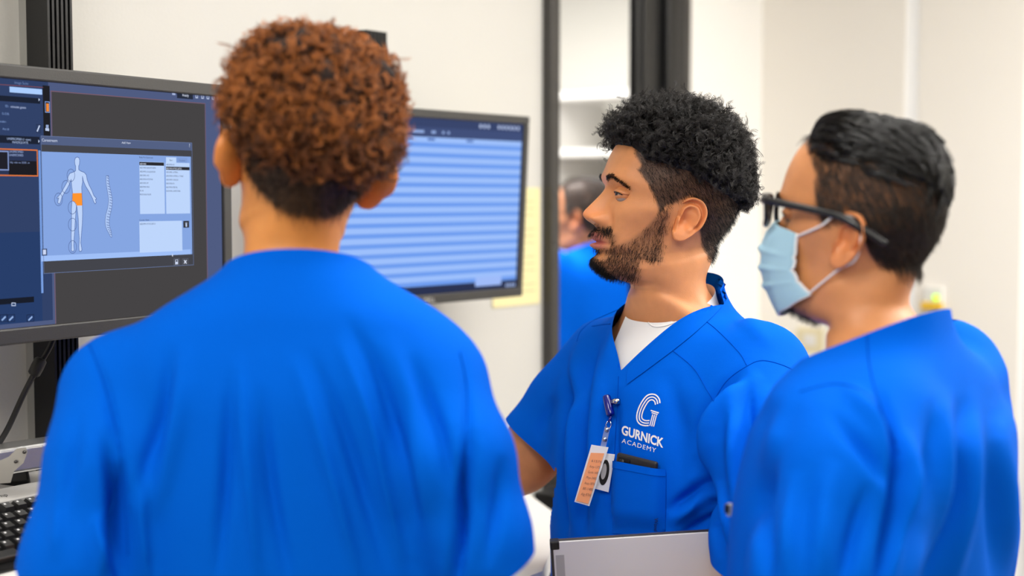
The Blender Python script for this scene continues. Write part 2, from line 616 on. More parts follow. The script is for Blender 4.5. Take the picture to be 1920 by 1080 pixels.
class Screen:
    def __init__(self, root):
        self.o = root
        self.acc = {}
        bpy.context.view_layer.update()
        self.inv = root.matrix_world.inverted()
        self.lo = self.inv @ Vector((0, 0, HC))

    def at(self, u, v):
        d = (self.inv @ P(u, v, 2.0)) - self.lo
        k = -self.lo.y / d.y
        p = self.lo + d * k
        return p.x, p.z

    def add(self, pts, rgb, layer, faces=None):
        y = -0.0012 - layer * 0.00022
        V = [(x, y, z) for x, z in pts]
        F = faces or [list(range(len(pts)))]
        self.acc.setdefault(rgb, []).append((np.array(V), F))

    def rect(self, u0, v0, u1, v1, rgb, layer):
        x0, z1 = self.at(u0, v0)
        _, z0 = self.at(u0, v1)
        x1, _ = self.at(u1, v0)
        self.add([(x0, z0), (x1, z0), (x1, z1), (x0, z1)], rgb, layer)

    def local_rect(self, x0, x1, z0, z1, rgb, layer):
        self.add([(x0, z0), (x1, z0), (x1, z1), (x0, z1)], rgb, layer)

    def frame(self, u0, v0, u1, v1, w, rgb, layer):
        x0, z1 = self.at(u0, v0)
        _, z0 = self.at(u0, v1)
        x1, _ = self.at(u1, v0)
        for r in ((x0, x1, z1 - w, z1), (x0, x1, z0, z0 + w), (x0, x0 + w, z0, z1), (x1 - w, x1, z0, z1)):
            self.local_rect(*r, rgb, layer)

    def line(self, px, w, rgb, layer, closed=False):
        p = np.array([self.at(*q) for q in px])
        n = len(p)
        for i in range(n if closed else n - 1):
            a, b = p[i], p[(i + 1) % n]
            d = b - a
            L = np.linalg.norm(d)
            if L < 1e-7:
                continue
            nn = np.array([-d[1], d[0]]) / L * w / 2
            e = d / L * w * .3
            self.add([tuple(a - nn - e), tuple(b - nn + e), tuple(b + nn + e), tuple(a + nn - e)], rgb, layer)

    def poly(self, px, rgb, layer):
        self.add([self.at(*q) for q in px], rgb, layer)

    def text(self, s, u, v, hpx, rgb, layer, sx=1.0):
        x, z = self.at(u, v)
        _, z2 = self.at(u, v - hpx)
        V, F = text_mesh(s, (z2 - z) / 0.70)
        self.add([(x + a * sx, z + b) for a, b, _ in V], rgb, layer, F)

    def build(self):
        for rgb, parts in self.acc.items():
            small = []
            for V, F in parts:
                if len(F) == 1 and len(V) == 4 and np.ptp(V[:, 0]) * np.ptp(V[:, 2]) > 8e-5:
                    obj('screen_area', V, F, em(rgb), self.o, False)
                else:
                    small.append((V, F))
            if small:
                V, F = merge(small)
                obj('screen_print', V, F, em(rgb), self.o, False)['kind'] = 'stuff'


def monitor(name, label, right_edge, ang, ztop, zbot, tilt=0.0, w=0.556, bez=0.0185):
    d = Vector((math.cos(ang), math.sin(ang), 0))
    cxy = Vector((right_edge[0], right_edge[1], 0)) - d * (w / 2)
    h = ztop - zbot
    t = thing(name, label, 'monitor', (cxy.x, cxy.y, (ztop + zbot) / 2), 0)
    t.rotation_euler = (tilt, 0, ang)
    x, z = w / 2, h / 2
    box('rear_shell', -x + .004, x - .004, 0.004, 0.045, -z + .004, z - .004, M_PLASTIC, t, 0.006)
    box('rear_bulge', -x * .6, x * .6, 0.045, 0.065, -z * .6, z * .6, M_PLASTIC, t, 0.008)
    box('bezel', -x, x, -0.006, 0.012, z - bez, z, M_PLASTIC, t, 0.0025)
    box('bezel', -x, x, -0.006, 0.012, -z, -z + bez * 1.15, M_PLASTIC, t, 0.0025)
    box('bezel', -x, -x + bez, -0.0058, 0.012, -z + bez, z - bez, M_PLASTIC, t, 0.0025)
    box('bezel', x - bez, x, -0.0058, 0.012, -z + bez, z - bez, M_PLASTIC, t, 0.0025)
    return t, x - bez, z - bez, z


zt, zb_ = P(0, 118, 1.80).z, P(0, 648, 1.80).z
MA = math.atan2(.86, .51)
ml, sx, sz, mz = monitor('monitor', 'left monitor showing a body diagram beside the keyboard', (-.43, 2.167), MA, zt, zb_)
box('mount_plate', -.05, .05, .065, .1, -.05, .05, M_BLACK, ml)
dM = Vector((math.cos(MA), math.sin(MA), 0))
box('mount_arm', -.02, .02, .1, .17, -.02, .02, M_BLACK, ml)
S = Screen(ml)
S.local_rect(-sx, sx, -sz, sz, (80, 92, 130), 0)  # base, panel and dialog tones lifted: glare is put into the screen colours
S.rect(-140, 118, 88, 622, (50, 66, 104), 1)
S.rect(-140, 440, 75, 622, (40, 62, 106), 1.5)
S.rect(95, 172, 382, 611, (70, 68, 69), 2)
S.frame(93, 170, 383, 613, .0010, (128, 92, 98), 3)
S.rect(78, 160, 91, 256, (33, 33, 38), 3)
S.rect(84.5, 194, 89.5, 209, (240, 140, 60), 4)
S.frame(82, 190, 91, 211, .001, (130, 160, 220), 4)
S.poly([(83, 240), (90, 241), (90, 246), (83, 245)], (190, 205, 235), 4)
S.rect(84, 234, 89, 240, (150, 170, 210), 4)
S.text('carestream', -42, 155.5, 5.5, (185, 205, 240), 3)
S.text('Image Suite', 25, 157, 5, (110, 132, 180), 3)
S.line([(-10, 158), (80, 164)], .0006, (150, 84, 78), 3)
S.rect(16, 162.5, 77, 173, (172, 206, 255), 3)
S.text('Patient ID:', -36, 170, 4.5, (120, 150, 205), 3)
S.rect(-120, 170, 73, 181, (30, 36, 52), 2.5)
S.text('Patients', -22, 188, 5, (170, 190, 230), 3)
S.poly([(70.5, 184), (73, 187), (70.5, 190)], (190, 205, 235), 3.5)
S.text('ID:', 8, 201, 4.5, (130, 158, 210), 3)
S.text('minutes guess', 18, 202, 4.5, (190, 205, 240), 3)
for k, s in enumerate(('D.O.B:', 'Gender:', 'Acc #:')):
    S.text(s, (2, -6, 3)[k], 215 + 14.3 * k, 4.2, (130, 158, 210), 3)
S.line([(68, 246), (72, 236)], .0018, (200, 215, 245), 3.5)
S.frame(66, 233, 74, 249, .0006, (38, 46, 70), 3.2)
S.rect(-120, 248, 72, 263, (30, 36, 52), 2.5)
S.text('UNSPECIFIED (1 view)', 11, 262, 4.2, (175, 195, 235), 3)
S.text('INADEQUATE', 21, 268.5, 4.2, (175, 195, 235), 3)
S.poly([(70, 262), (72.5, 265), (70, 268)], (190, 205, 235), 3.5)
S.rect(-60, 276, 68, 327, (44, 54, 84), 2.5)
S.rect(14, 301, 67, 329, (30, 30, 36), 3)
S.frame(-60, 276, 68.5, 329, .0016, (222, 120, 62), 3.5)
S.rect(-20, 282, 13, 318, (34, 34, 44), 3)
S.frame(-20, 282, 14, 319, .0014, (140, 160, 215), 3.3)
S.text('UNSPECIFIED', 15, 286, 4, (160, 180, 225), 3.4)
S.text('UNSPECIFIED', 15, 292.5, 4, (160, 180, 225), 3.4)
S.text('kVp  mAs  ms  DOSE  cm', 17, 306, 3.4, (150, 170, 220), 3.6, 0.9)
S.rect(70, 282, 74, 550, (120, 158, 225), 3)
S.rect(-60, 565, 62, 576, (26, 30, 42), 3)
S.line([(20, 568), (27, 568), (27, 573), (20, 573)], .001, (190, 205, 235), 3.5, True)
for u in (0, 14, 50):
    S.frame(u - 2, 590, u + 12, 604, .0007, (28, 38, 66), 3)
    S.line([(u + 2, 600), (u + 8, 594)], .0022, (150, 180, 230), 3.5)
# top right icons
for k, u in enumerate((367, 378, 388, 398, 408)):
    S.frame(u - 2.2, 176 + k * .9, u + 2.2, 184 + k * .9, .0011, (200, 212, 240), 3)
S.rect(321, 171, 327, 178, (170, 184, 220), 3)
S.rect(330, 171, 360, 184, (40, 46, 62), 2.5)
S.text('Ready', 340, 180.5, 5, (225, 232, 250), 3)
# dialog (coordinates of a magnified view: 3.856 per pixel)
z2 = lambda x, y: (60 + x / 3.856, 240 + y / 3.856)


def zr(x0, y0, x1, y1, rgb, layer):
    a, b = z2(x0, y0), z2(x1, y1)
    S.rect(a[0], a[1], b[0], b[1], rgb, layer)


zr(55, 55, 1148, 1055, (68, 69, 76), 4)
zr(55, 55, 1148, 120, (84, 97, 132), 4.4)
zr(57, 170, 1140, 965, (134, 166, 226), 4.6)
zr(57, 925, 1140, 965, (160, 192, 248), 4.8)
S.frame(*z2(55, 55), *z2(1148, 1055), .0007, (104, 120, 160), 4.9)
S.text('Carestream', *z2(62, 97), 5.5, (214, 224, 248), 5)
S.text('Add View', *z2(640, 113), 4, (225, 232, 250), 5)
S.text('?', *z2(1126, 139), 6.5, (225, 232, 250), 5)
zr(767, 243, 947, 622, (190, 214, 252), 5)
zr(957, 249, 1130, 620, (190, 214, 252), 5)
zr(960, 211, 1034, 251, (192, 216, 252), 5.2)
zr(1040, 214, 1114, 248, (128, 158, 216), 5.2)
zr(767, 245, 945, 269, (44, 44, 50), 5.4)
zr(960, 279, 1130, 302, (44, 44, 50), 5.4)
zr(767, 676, 1076, 902, (190, 214, 252), 5)
zr(1085, 672, 1127, 721, (52, 52, 58), 5)
zr(1101, 690, 1112, 714, (190, 205, 235), 5.5)
zr(1098, 684, 1115, 688, (190, 205, 235), 5.5)
S.text('Body Part Examined', *z2(767, 217), 3, (50, 60, 90), 5)
S.text('Current Views', *z2(767, 671), 3, (50, 60, 90), 5)
S.text('Basic', *z2(986, 238), 3, (60, 70, 100), 5.6)
S.text('Procedures', *z2(1055, 240), 3, (90, 110, 160), 5.6, .8)
L1 = ['ABDOMEN', 'ABDOMEN BARIUM ENEMA', 'ABDOMEN GALLBLADDER', 'ABDOMEN HSG', 'ABDOMEN INTESTINE', 'ABDOMEN IVP', 'ABDOMEN PEDS', 'PELVIS', 'PROSTHESIS PELVIS']
L2 = ['ABDOMEN AP', 'ABDOMEN AP DECUBITUS', 'ABDOMEN LATERAL', 'ABDOMEN LATERAL X TABLE', 'ABDOMEN OBLIQUE', 'ABDOMEN PA', 'ABDOMEN SPECIAL', 'ABDOMEN UNSPECIFIED']
for k, s in enumerate(L1):
    S.text(s, *z2(770, 265 + 27.7 * k), 3, (225, 232, 250) if k == 0 else (60, 72, 108), 5.8, .8)
for k, s in enumerate(L2):
    S.text(s, *z2(961, 270 + 27.3 * k), 3, (225, 232, 250) if k == 1 else (60, 72, 108), 5.8, .8)
S.text('ABDOMEN AP DECUBITUS', *z2(770, 700), 3, (60, 72, 108), 5.8, .8)
for x in (1015, 1078):
    S.frame(*z2(x, 945), *z2(x + 43, 993), .0007, (100, 105, 120), 5)
zr(1026, 952, 1047, 986, (205, 215, 240), 5.2)
zr(1030, 955, 1043, 967, (60, 60, 70), 5.4)
S.line([z2(1092, 957), z2(1108, 978)], .0016, (225, 232, 250), 5.2)
S.line([z2(1108, 957), z2(1092, 978)], .0016, (225, 232, 250), 5.2)
zr(63, 873, 100, 923, (70, 84, 120), 5)
zr(70, 880, 92, 915, (205, 216, 245), 5.2)
S.poly([z2(1004, 908), z2(1004, 930), z2(1009, 925), z2(1014, 934)], (235, 240, 255), 6)
# body diagram
HEADP = [(318, 210), (331, 216), (336, 235), (334, 262), (329, 275), (329, 302), (345, 312), (370, 322), (384, 340), (390, 375), (404, 412), (424, 452), (438, 488), (456, 508), (457, 515), (449, 516), (455, 540), (447, 549), (438, 535), (428, 508), (404, 462), (378, 420), (362, 382), (356, 350), (357, 390), (350, 430), (352, 470), (356, 560), (357, 620), (355, 690), (349, 760), (344, 830), (352, 880), (346, 893), (332, 890), (330, 860), (333, 800), (328, 740), (326, 660), (318, 590), (313, 560), (310, 590), (303, 680), (300, 740), (295, 800), (293, 850), (296, 885), (288, 893), (275, 888), (277, 850), (274, 790), (275, 720), (277, 650), (276, 590), (280, 520), (284, 470), (278, 420), (274, 372), (262, 404), (246, 436), (226, 468), (208, 500), (196, 540), (186, 550), (176, 538), (184, 505), (176, 512), (170, 506), (188, 486), (206, 460), (226, 424), (246, 388), (252, 350), (264, 328), (290, 318), (306, 310), (306, 275), (301, 262), (299, 235), (305, 216)]
hp = [z2(*q) for q in HEADP]
S.poly(hp, (190, 212, 250), 5.2)
S.line(hp, .0009, (92, 116, 172), 5.4, True)
S.poly([z2(*q) for q in [(284, 472), (350, 470), (353, 520), (354, 560), (316, 561), (308, 545), (296, 533), (282, 531)]], (255, 150, 48), 5.6)
for (cx, cy, rx, ry) in [(272, 342, 28, 45), (236, 426, 30, 47), (182, 516, 29, 46), (282, 575, 30, 47), (283, 698, 30, 46), (284, 860, 29, 46)]:
    S.line([z2(cx + rx * math.cos(k * math.pi / 14), cy + ry * math.sin(k * math.pi / 14)) for k in range(28)], .0007, (84, 104, 156), 5.8, True)
sp = spline([(536, 345), (538, 400), (549, 460), (558, 520), (552, 580), (538, 640), (536, 700), (552, 750), (565, 790)], 6)
wd = np.interp(np.linspace(0, 1, len(sp)), [0, .2, .6, .85, 1], [9, 12, 16, 14, 3])
out = [(x - w, y) for (x, y), w in zip(sp, wd)] + [(x + w, y) for (x, y), w in zip(sp[::-1], wd[::-1])]
S.poly([z2(*q) for q in out], (172, 198, 244), 5.2)
S.line([z2(*q) for q in out], .0006, (84, 104, 156), 5.4, True)
for k in range(0, len(sp) - 4, 2):
    (x, y), w = sp[k], wd[k]
    S.line([z2(x - w * .3, y), z2(x + w, y + 6)], .0008, (96, 116, 166), 5.5)
S.build()

# right monitor
zt2, zb2 = P(985, 219, 2.84).z, P(975, 555, 2.84).z
MB = math.atan2(.26, .204)
mr, sx, sz, mz = monitor('monitor', 'right monitor filled with a list of pale blue rows, behind the curly brown hair', (.024, 2.835), MB, zt2, zb2, tilt=math.radians(3.0), bez=.016)
box('mount_plate', -.05, .05, .065, .1, -.05, .05, M_BLACK, mr)
box('mount_arm', -.02, .02, .1, .125, -.02, .02, M_BLACK, mr)
V, F = text_mesh('DELL', .013)
obj('maker_mark', [(a * 1.1 - .02, -.0064, b - mz + .004) for a, b, _ in V], F, M_SILVER, mr, False)
S = Screen(mr)
S.local_rect(-sx, sx, -sz, sz, (66, 80, 122), 0)
top = sz - .034
n = 15
for k in range(n):
    z1 = top - k * (2 * sz - .052) / n
    z0 = top - (k + 1) * (2 * sz - .052) / n
    S.local_rect(-sx, sx - .003, z0, z1, (112, 158, 240), 1)
    S.local_rect(-sx, sx - .003, z0 + (z1 - z0) * .45, z1, (158, 192, 252), 2)
S.local_rect(-sx, sx, -sz, -sz + .017, (44, 52, 82), 2)
S.local_rect(sx - .13, sx - .05, -sz + .01, -sz + .028, (160, 188, 250), 4)
S.local_rect(-sx, sx, sz - .016, sz, (58, 70, 108), 2)
for k in range(9):
    x = sx - .016 - k * .012 - (.02 if k > 5 else 0)
    S.local_rect(x - .003, x + .003, sz - .012, sz - .005, (190, 205, 240), 3)
for x, w in ((-.06, .03), (-.01, .012), (.02, .006), (.035, .006)):
    S.local_rect(x, x + w, sz - .027, sz - .022, (150, 175, 225), 3)
for x in (-.08, -.02, .09):
    S.local_rect(x, x + .02, top - .006, top - .002, (80, 112, 180), 4)
for k in range(4):
    S.local_rect(sx - .035 + k * .008, sx - .03 + k * .008, -sz + .005, -sz + .011, (170, 190, 235), 4)
S.build()

# cable with a ferrite bead
cp = spline([P(118, 560, 1.98), P(98, 640, 1.96), P(70, 690, 1.94), P(44, 740, 1.93), P(10, 812, 1.92), P(-30, 870, 1.9)], 6)
t = thing('monitor_cable', 'black monitor cable with a ferrite bead hanging below the left monitor', 'cable', (0, 0, 0))
obj('cord', *tube(cp, .0042, 8), M_CABLE, t)
d0, d1 = P(78, 672, 1.942), P(62, 704, 1.937)
obj('ferrite_bead', *tube([d0, d0 + (d1 - d0) * .1, d0 + (d1 - d0) * .5, d0 + (d1 - d0) * .9, d1], [.006, .0085, .009, .0085, .006], 12), M_CABLE, t)

# ------------------------------------------------------------------ keyboard tray on its silver arm
KB = thing('keyboard_tray', 'white keyboard tray with a padded front edge below the left monitor', 'tray')
KANG, KTILT = math.radians(56), math.radians(20)
KC = P(38, 985, 1.80)
KM = Matrix.Translation(KC) @ Matrix.Rotation(KANG, 4, 'Z') @ Matrix.Rotation(KTILT, 4, 'X')
KB.matrix_world = KM
box('tray_board', -.30, .30, -.14, .16, -.045, -.024, M_WHITEP, KB, .006)
V, F = tube([(-.29, -.104, -.012), (-.28, -.104, -.012), (-.1, -.104, -.012), (.15, -.104, -.012), (.28, -.104, -.012), (.29, -.104, -.012)], [.008, .022, .024, .024, .022, .008], 16, flat=1.0)
V[:, 2] = (V[:, 2] + .012) * .6 - .012
obj('palm_rest', V, F, M_WHITEP, KB)
kt = thing('keyboard', 'black keyboard with a silver rear edge on the white tray', 'keyboard')
kt.matrix_world = KM
box('keyboard_case', -.235, .235, -.085, .085, -.022, -.004, M_BLACKGLOSS, kt, .004)
box('rear_edge', -.235, .235, .058, .092, -.02, .0015, M_SILVER, kt, .003)
box('front_edge', -.235, .235, -.09, -.077, -.02, -.002, M_BLACK, kt, .004)
kv = np.array([(x * sx, y * sx, z) for z, sx in ((0, 1.0), (.008, .74)) for x, y in ((-.0085, -.0085), (.0085, -.0085), (.0085, .0085), (-.0085, .0085))])
kf = [(0, 3, 2, 1), (4, 5, 6, 7), (0, 1, 5, 4), (1, 2, 6, 5), (2, 3, 7, 6), (3, 0, 4, 7)]
kme = new_mesh('key', kv, kf, False)
kme.materials.append(M_KEY)
pv = [(-.0035, .001, .0082), (-.0005, .001, .0082), (-.0005, .004, .0082), (-.0035, .004, .0082)]
pme = new_mesh('key_print', pv, [(0, 1, 2, 3)], False)
pme.materials.append(M_PRINT)
for r in range(6):
    y = .046 - r * .0195 - (.004 if r > 0 else 0)
    for k in range(23):
        if r == 0 and k in (1, 6, 11):
            continue
        if r == 5 and 4 < k < 9:
            continue
        x = -.222 + k * .0195 + (.005 * r if r else 0)
        if x > .228:
            continue
        o = link(bpy.data.objects.new('key', kme), kt)
        o.location = (x, y, -.004)
        q = link(bpy.data.objects.new('key_print', pme), o)
o = box('space_bar', -.13, -.045, -.0645, -.048, -.004, .004, M_KEY, kt, .002)
V, F = text_mesh('hp', .011)
obj('maker_mark', [(a + .02, b + .069, .0018) for a, b, _ in V], F, M_BLACK, kt, False)

# paper sheets behind the keyboard and silver arm
ar = thing('support_arm', 'silver aluminium support arm with a bolted bracket behind the keyboard', 'arm')
p0, p1 = P(-70, 872, 1.86), P(150, 838, 1.98)


def beam(name, p0, p1, w, h, m, parent):
    d = (p1 - p0)
    L = d.length
    d.normalize()
    s = d.cross(Vector((0, 0, 1))).normalized()
    up = s.cross(d).normalized()
    V = [p0 + s * (i * w / 2) + up * (j * h / 2) + d * (k * L) for k in (0, 1) for j in (-1, 1) for i in (-1, 1)]
    F = [(0, 1, 3, 2), (4, 6, 7, 5), (0, 4, 5, 1), (2, 3, 7, 6), (0, 2, 6, 4), (1, 5, 7, 3)]
    me = bpy.data.meshes.new(name)
    bm = bmesh.new()
    vs = [bm.verts.new(v) for v in V]
    for f in F:
        bm.faces.new([vs[i] for i in f])
    bmesh.ops.recalc_face_normals(bm, faces=bm.faces)
    bmesh.ops.bevel(bm, geom=list(bm.edges), offset=.005, segments=3, profile=.5, affect='EDGES')
    bm.to_mesh(me)
    bm.free()
    me.materials.append(m)
    return link(bpy.data.objects.new(name, me), parent)


beam('arm_beam', p0, p1, .05, .036, M_ALU, ar)
bk = [P(u, v, 1.83) for u, v in [(-20, 872), (18, 856), (32, 841), (48, 839), (52, 846), (44, 868), (26, 884), (20, 905), (-20, 908)]]
nrm = Vector((.5, -.8, .2)).normalized() * .004
n = len(bk)
obj('bracket_plate', [tuple(p) for p in bk] + [tuple(p - nrm) for p in bk], [list(range(n)), list(range(2 * n - 1, n - 1, -1))] + [(i, n + i, n + (i + 1) % n, (i + 1) % n) for i in range(n)], M_ALU, ar, False)
for u, v in ((45, 848), (29, 866)):
    c0 = P(u, v, 1.829)
    obj('bolt', *tube([c0, c0 + Vector((.0012, -.002, .0005))], .0022, 10), M_DARKMETAL, ar)
beam('arm_column', P(20, 890, 1.97), P(22, 1040, 1.99), .05, .06, M_BLACK, ar)

# ------------------------------------------------------------------ people: head, body, clothes
# head frame: face towards -y, person's left +x, origin between the ear canals
ST = np.array([  # front y, front z, back y, back z, half width, y of widest point, exponent
    (0.000, .1300, .012, .1300, .0010, .006, 2.0),
    (-.030, .1268, .045, .1255, .0360, .010, 2.0),
    (-.055, .1155, .070, .1120, .0560, .012, 2.1),
    (-.0745, .0980, .0865, .0920, .0670, .014, 2.15),
    (-.0865, .0760, .0960, .0660, .0735, .015, 2.2),
    (-.0930, .0540, .0995, .0420, .0760, .015, 2.25),
    (-.0950, .0360, .0990, .0220, .0750, .012, 2.25),
    (-.0895, .0190, .0950, .0030, .0725, .010, 2.2),
    (-.0885, .0010, .0925, -.0030, .0695, .006, 2.15),
    (-.0895, -.0170, .0900, -.0100, .0665, .004, 2.05),
    (-.0915, -.0310, .0885, -.0140, .0640, .004, 1.95),
    (-.0925, -.0450, .0865, -.0180, .0615, .004, 1.88),
    (-.0910, -.0600, .0845, -.0220, .0595, .004, 1.82),
    (-.0880, -.0730, .0820, -.0260, .0575, .004, 1.80),
    (-.0905, -.0870, .0795, -.0310, .0555, .004, 1.80),
    (-.0875, -.0985, .0760, -.0370, .0540, .006, 1.82),
    (-.0765, -.1065, .0720, -.0450, .0525, .008, 1.88),
    (-.0560, -.1115, .0665, -.0580, .0520, .010, 1.95),
    (-.0390, -.1200, .0620, -.0830, .0530, .012, 2.0),
    (-.0365, -.1370, .0630, -.1120, .0550, .014, 2.0),
    (-.0380, -.1560, .0690, -.1420, .0590, .016, 2.0),
    (-.0420, -.1750, .0780, -.1680, .0700, .018, 2.0),
    (-.0430, -.1950, .0840, -.1860, .0960, .020, 2.1),
    (-.0480, -.2180, .0920, -.2080, .1360, .020, 2.2),
    (-.0560, -.2550, .0960, -.2500, .1560, .015, 2.3),
    (-.0700, -.3300, .0940, -.3300, .1500, .010, 2.4),
    (-.0900, -.4600, .0850, -.4600, .1500, .000, 2.4),
    (-.0900, -.6200, .0850, -.6200, .1500, .000, 2.4),
    (-.0850, -.7600, .1000, -.7600, .1600, .005, 2.4),
    (-.0700, -.9000, .0900, -.9000, .1500, .005, 2.4),
])
NECK_ROW = 17


def gauss(x, s):
    return np.exp(-(x / s) ** 2)


def head_surface(nseg=10, m=256, torso_dz=0.0, face=None):
    fp = dict(nose=1.0, lip=1.0, chin=0.0, width=1.0, jaw=1.0, brow=1.0)
    fp.update(face or {})
    S_ = ST.copy()
    r = np.arange(len(S_))
    k = sstep(17, 22, r)
    S_[:, 1] += torso_dz * k
    S_[:, 3] += torso_dz * k
    S_[:16, 4] *= fp['width']
    nk = 1 + (fp.get('neck', 1.0) - 1) * sstep(14, 17, r) * sstep(22.5, 20, r)
    S_[:, 4] *= nk
    S_[:, 2] = np.where(r > 13, .012 + (S_[:, 2] - .012) * nk, S_[:, 2])
    rows = []
    seg_n = [4, 4, 5, 6, 7, 8] + [nseg] * 11 + [6] * 6 + [4] * 6
    n = len(S_)
    for i in range(n - 1):
        a, b, c, d = S_[max(i - 1, 0)], S_[i], S_[i + 1], S_[min(i + 2, n - 1)]
        q = max(3, int(seg_n[i]))
        for t in np.arange(q) / q:
            rows.append(0.5 * ((2 * b) + (c - a) * t + (2 * a - 5 * b + 4 * c - d) * t * t + (3 * b - a - 3 * c + d) * t ** 3))
    rows.append(S_[-1])
    rows = np.array(rows)
    th = np.linspace(0, 2 * np.pi, m, endpoint=False)
    th = th - 0.28 * np.sin(th)  # denser at the face (theta 0)
    c, s = np.cos(th), np.sin(th)
    fy, fz, by, bz, w, ym, e = [rows[:, i:i + 1] for i in range(7)]
    ee = 2.0 / e
    cc = np.sign(c) * np.abs(c) ** ee
    ss = np.sign(s) * np.abs(s) ** ee
    y = np.where(c > 0, ym + (fy - ym) * cc, ym - (by - ym) * cc)
    fr = (y - fy) / (by - fy + 1e-9)
    z = fz + (bz - fz) * np.clip(fr, 0, 1)
    x = np.maximum(w, 1e-4) * ss
    V = np.stack([x, y, z], -1)
    V = face_features(V, fp)
    return V


def face_features(V, fp):
    x, y, z = V[..., 0].copy(), V[..., 1].copy(), V[..., 2].copy()
    ax = np.abs(x)
    m = sstep(-.025, -.055, y) * sstep(-.104, -.095, z + 0 * y)
    # brow ridge, sockets
    dy = np.zeros_like(x)
    dy -= .0032 * fp['brow'] * gauss(ax - .026, .022) * gauss(z - .0345, .008)
    dy += .0075 * gauss(ax - .0315, .0150) * gauss(z - .0150, .0095)
    dy += .0035 * gauss(ax - .015, .007) * gauss(z - .012, .010)
    # cheekbones
    dy -= .0045 * gauss(ax - .046, .016) * gauss(z + .012, .015)
    # muzzle fullness and mouth
    dy -= .0045 * gauss(ax, .026) * gauss(z + .048, .022)
    li = fp['lip']
    dy -= .0062 * li * np.exp(-(ax / .0195) ** 4) * gauss(z + .0455 - .0015 * gauss(ax - .006, .005), .0052)
    dy -= .0070 * li * np.exp(-(ax / .0185) ** 4) * gauss(z + .0595, .0056)
    dy += .0062 * li * np.exp(-(ax / .0235) ** 6) * gauss(z + .0525, .0021)
    dy += .0030 * gauss(ax - .026, .004) * gauss(z + .0525, .005)
    dy += .0030 * gauss(ax, .015) * gauss(z + .071, .006)
    # chin
    dy -= (.0050 + fp['chin']) * gauss(ax, .017) * gauss(z + .089, .012)
    # nose
    zz = np.array([-.0375, -.0345, -.0315, -.0275, -.0225, -.018, -.013, -.005, .004, .012, .019, .026])
    hh = np.array([.0, .0015, .0075, .0185, .0265, .0285, .0268, .0212, .0142, .0080, .0030, 0.0]) * fp['nose']
    # smooth the table by sampling a spline through it
    zq = spline(np.stack([zz, hh], 1), 10)
    H = np.interp(z, zq[:, 0], zq[:, 1])
    wq = np.interp(z, [-.036, -.026, -.018, -.006, .006, .02], [.0115, .0125, .0115, .0092, .0082, .0085])
    dy -= H * np.exp(-(ax / wq) ** 2.3)
    dy -= .0125 * gauss(ax - .0148, .0062) * gauss(z + .0245, .0078)
    dy += .0040 * gauss(ax - .0075, .0035) * gauss(z + .0325, .0026)
    dy += .0030 * gauss(ax - .0245, .006) * gauss(z + .026, .010)   # alar crease
    y = y + dy * m
    # the underside of the nose draws back a little under the tip
    x = x + np.sign(x) * .003 * gauss(ax - .015, .005) * gauss(z + .024, .007) * m
    # cheeks hollow slightly, temples
    side = sstep(.035, .055, ax) * sstep(.02, -.03, y)
    x = x - np.sign(x) * .0035 * side * gauss(z + .045, .022) * gauss(y + .045, .025)
    x = x - np.sign(x) * .0035 * side * gauss(z - .045, .02) * gauss(y + .055, .02)
    x = x + np.sign(x) * .0025 * side * gauss(z + .003, .010) * gauss(y + .03, .03)
    # jaw angle
    x = x + np.sign(x) * .0050 * fp['jaw'] * sstep(.035, .05, ax) * gauss(z + .068, .018) * gauss(y + .012, .022)
    z = z - fp.get('mouthz', 0.0) * gauss(z + .053, .013) * sstep(-.04, -.07, y)
    cz = fp.get('chinz', .95)
    lowm = sstep(-.155, -.122, z) * sstep(.02, -.03, y)
    z = np.where(z < -.062, z * (1 - lowm) + (-.062 + (z + .062) * cz) * lowm, z)
    return np.stack([x, y, z], -1)


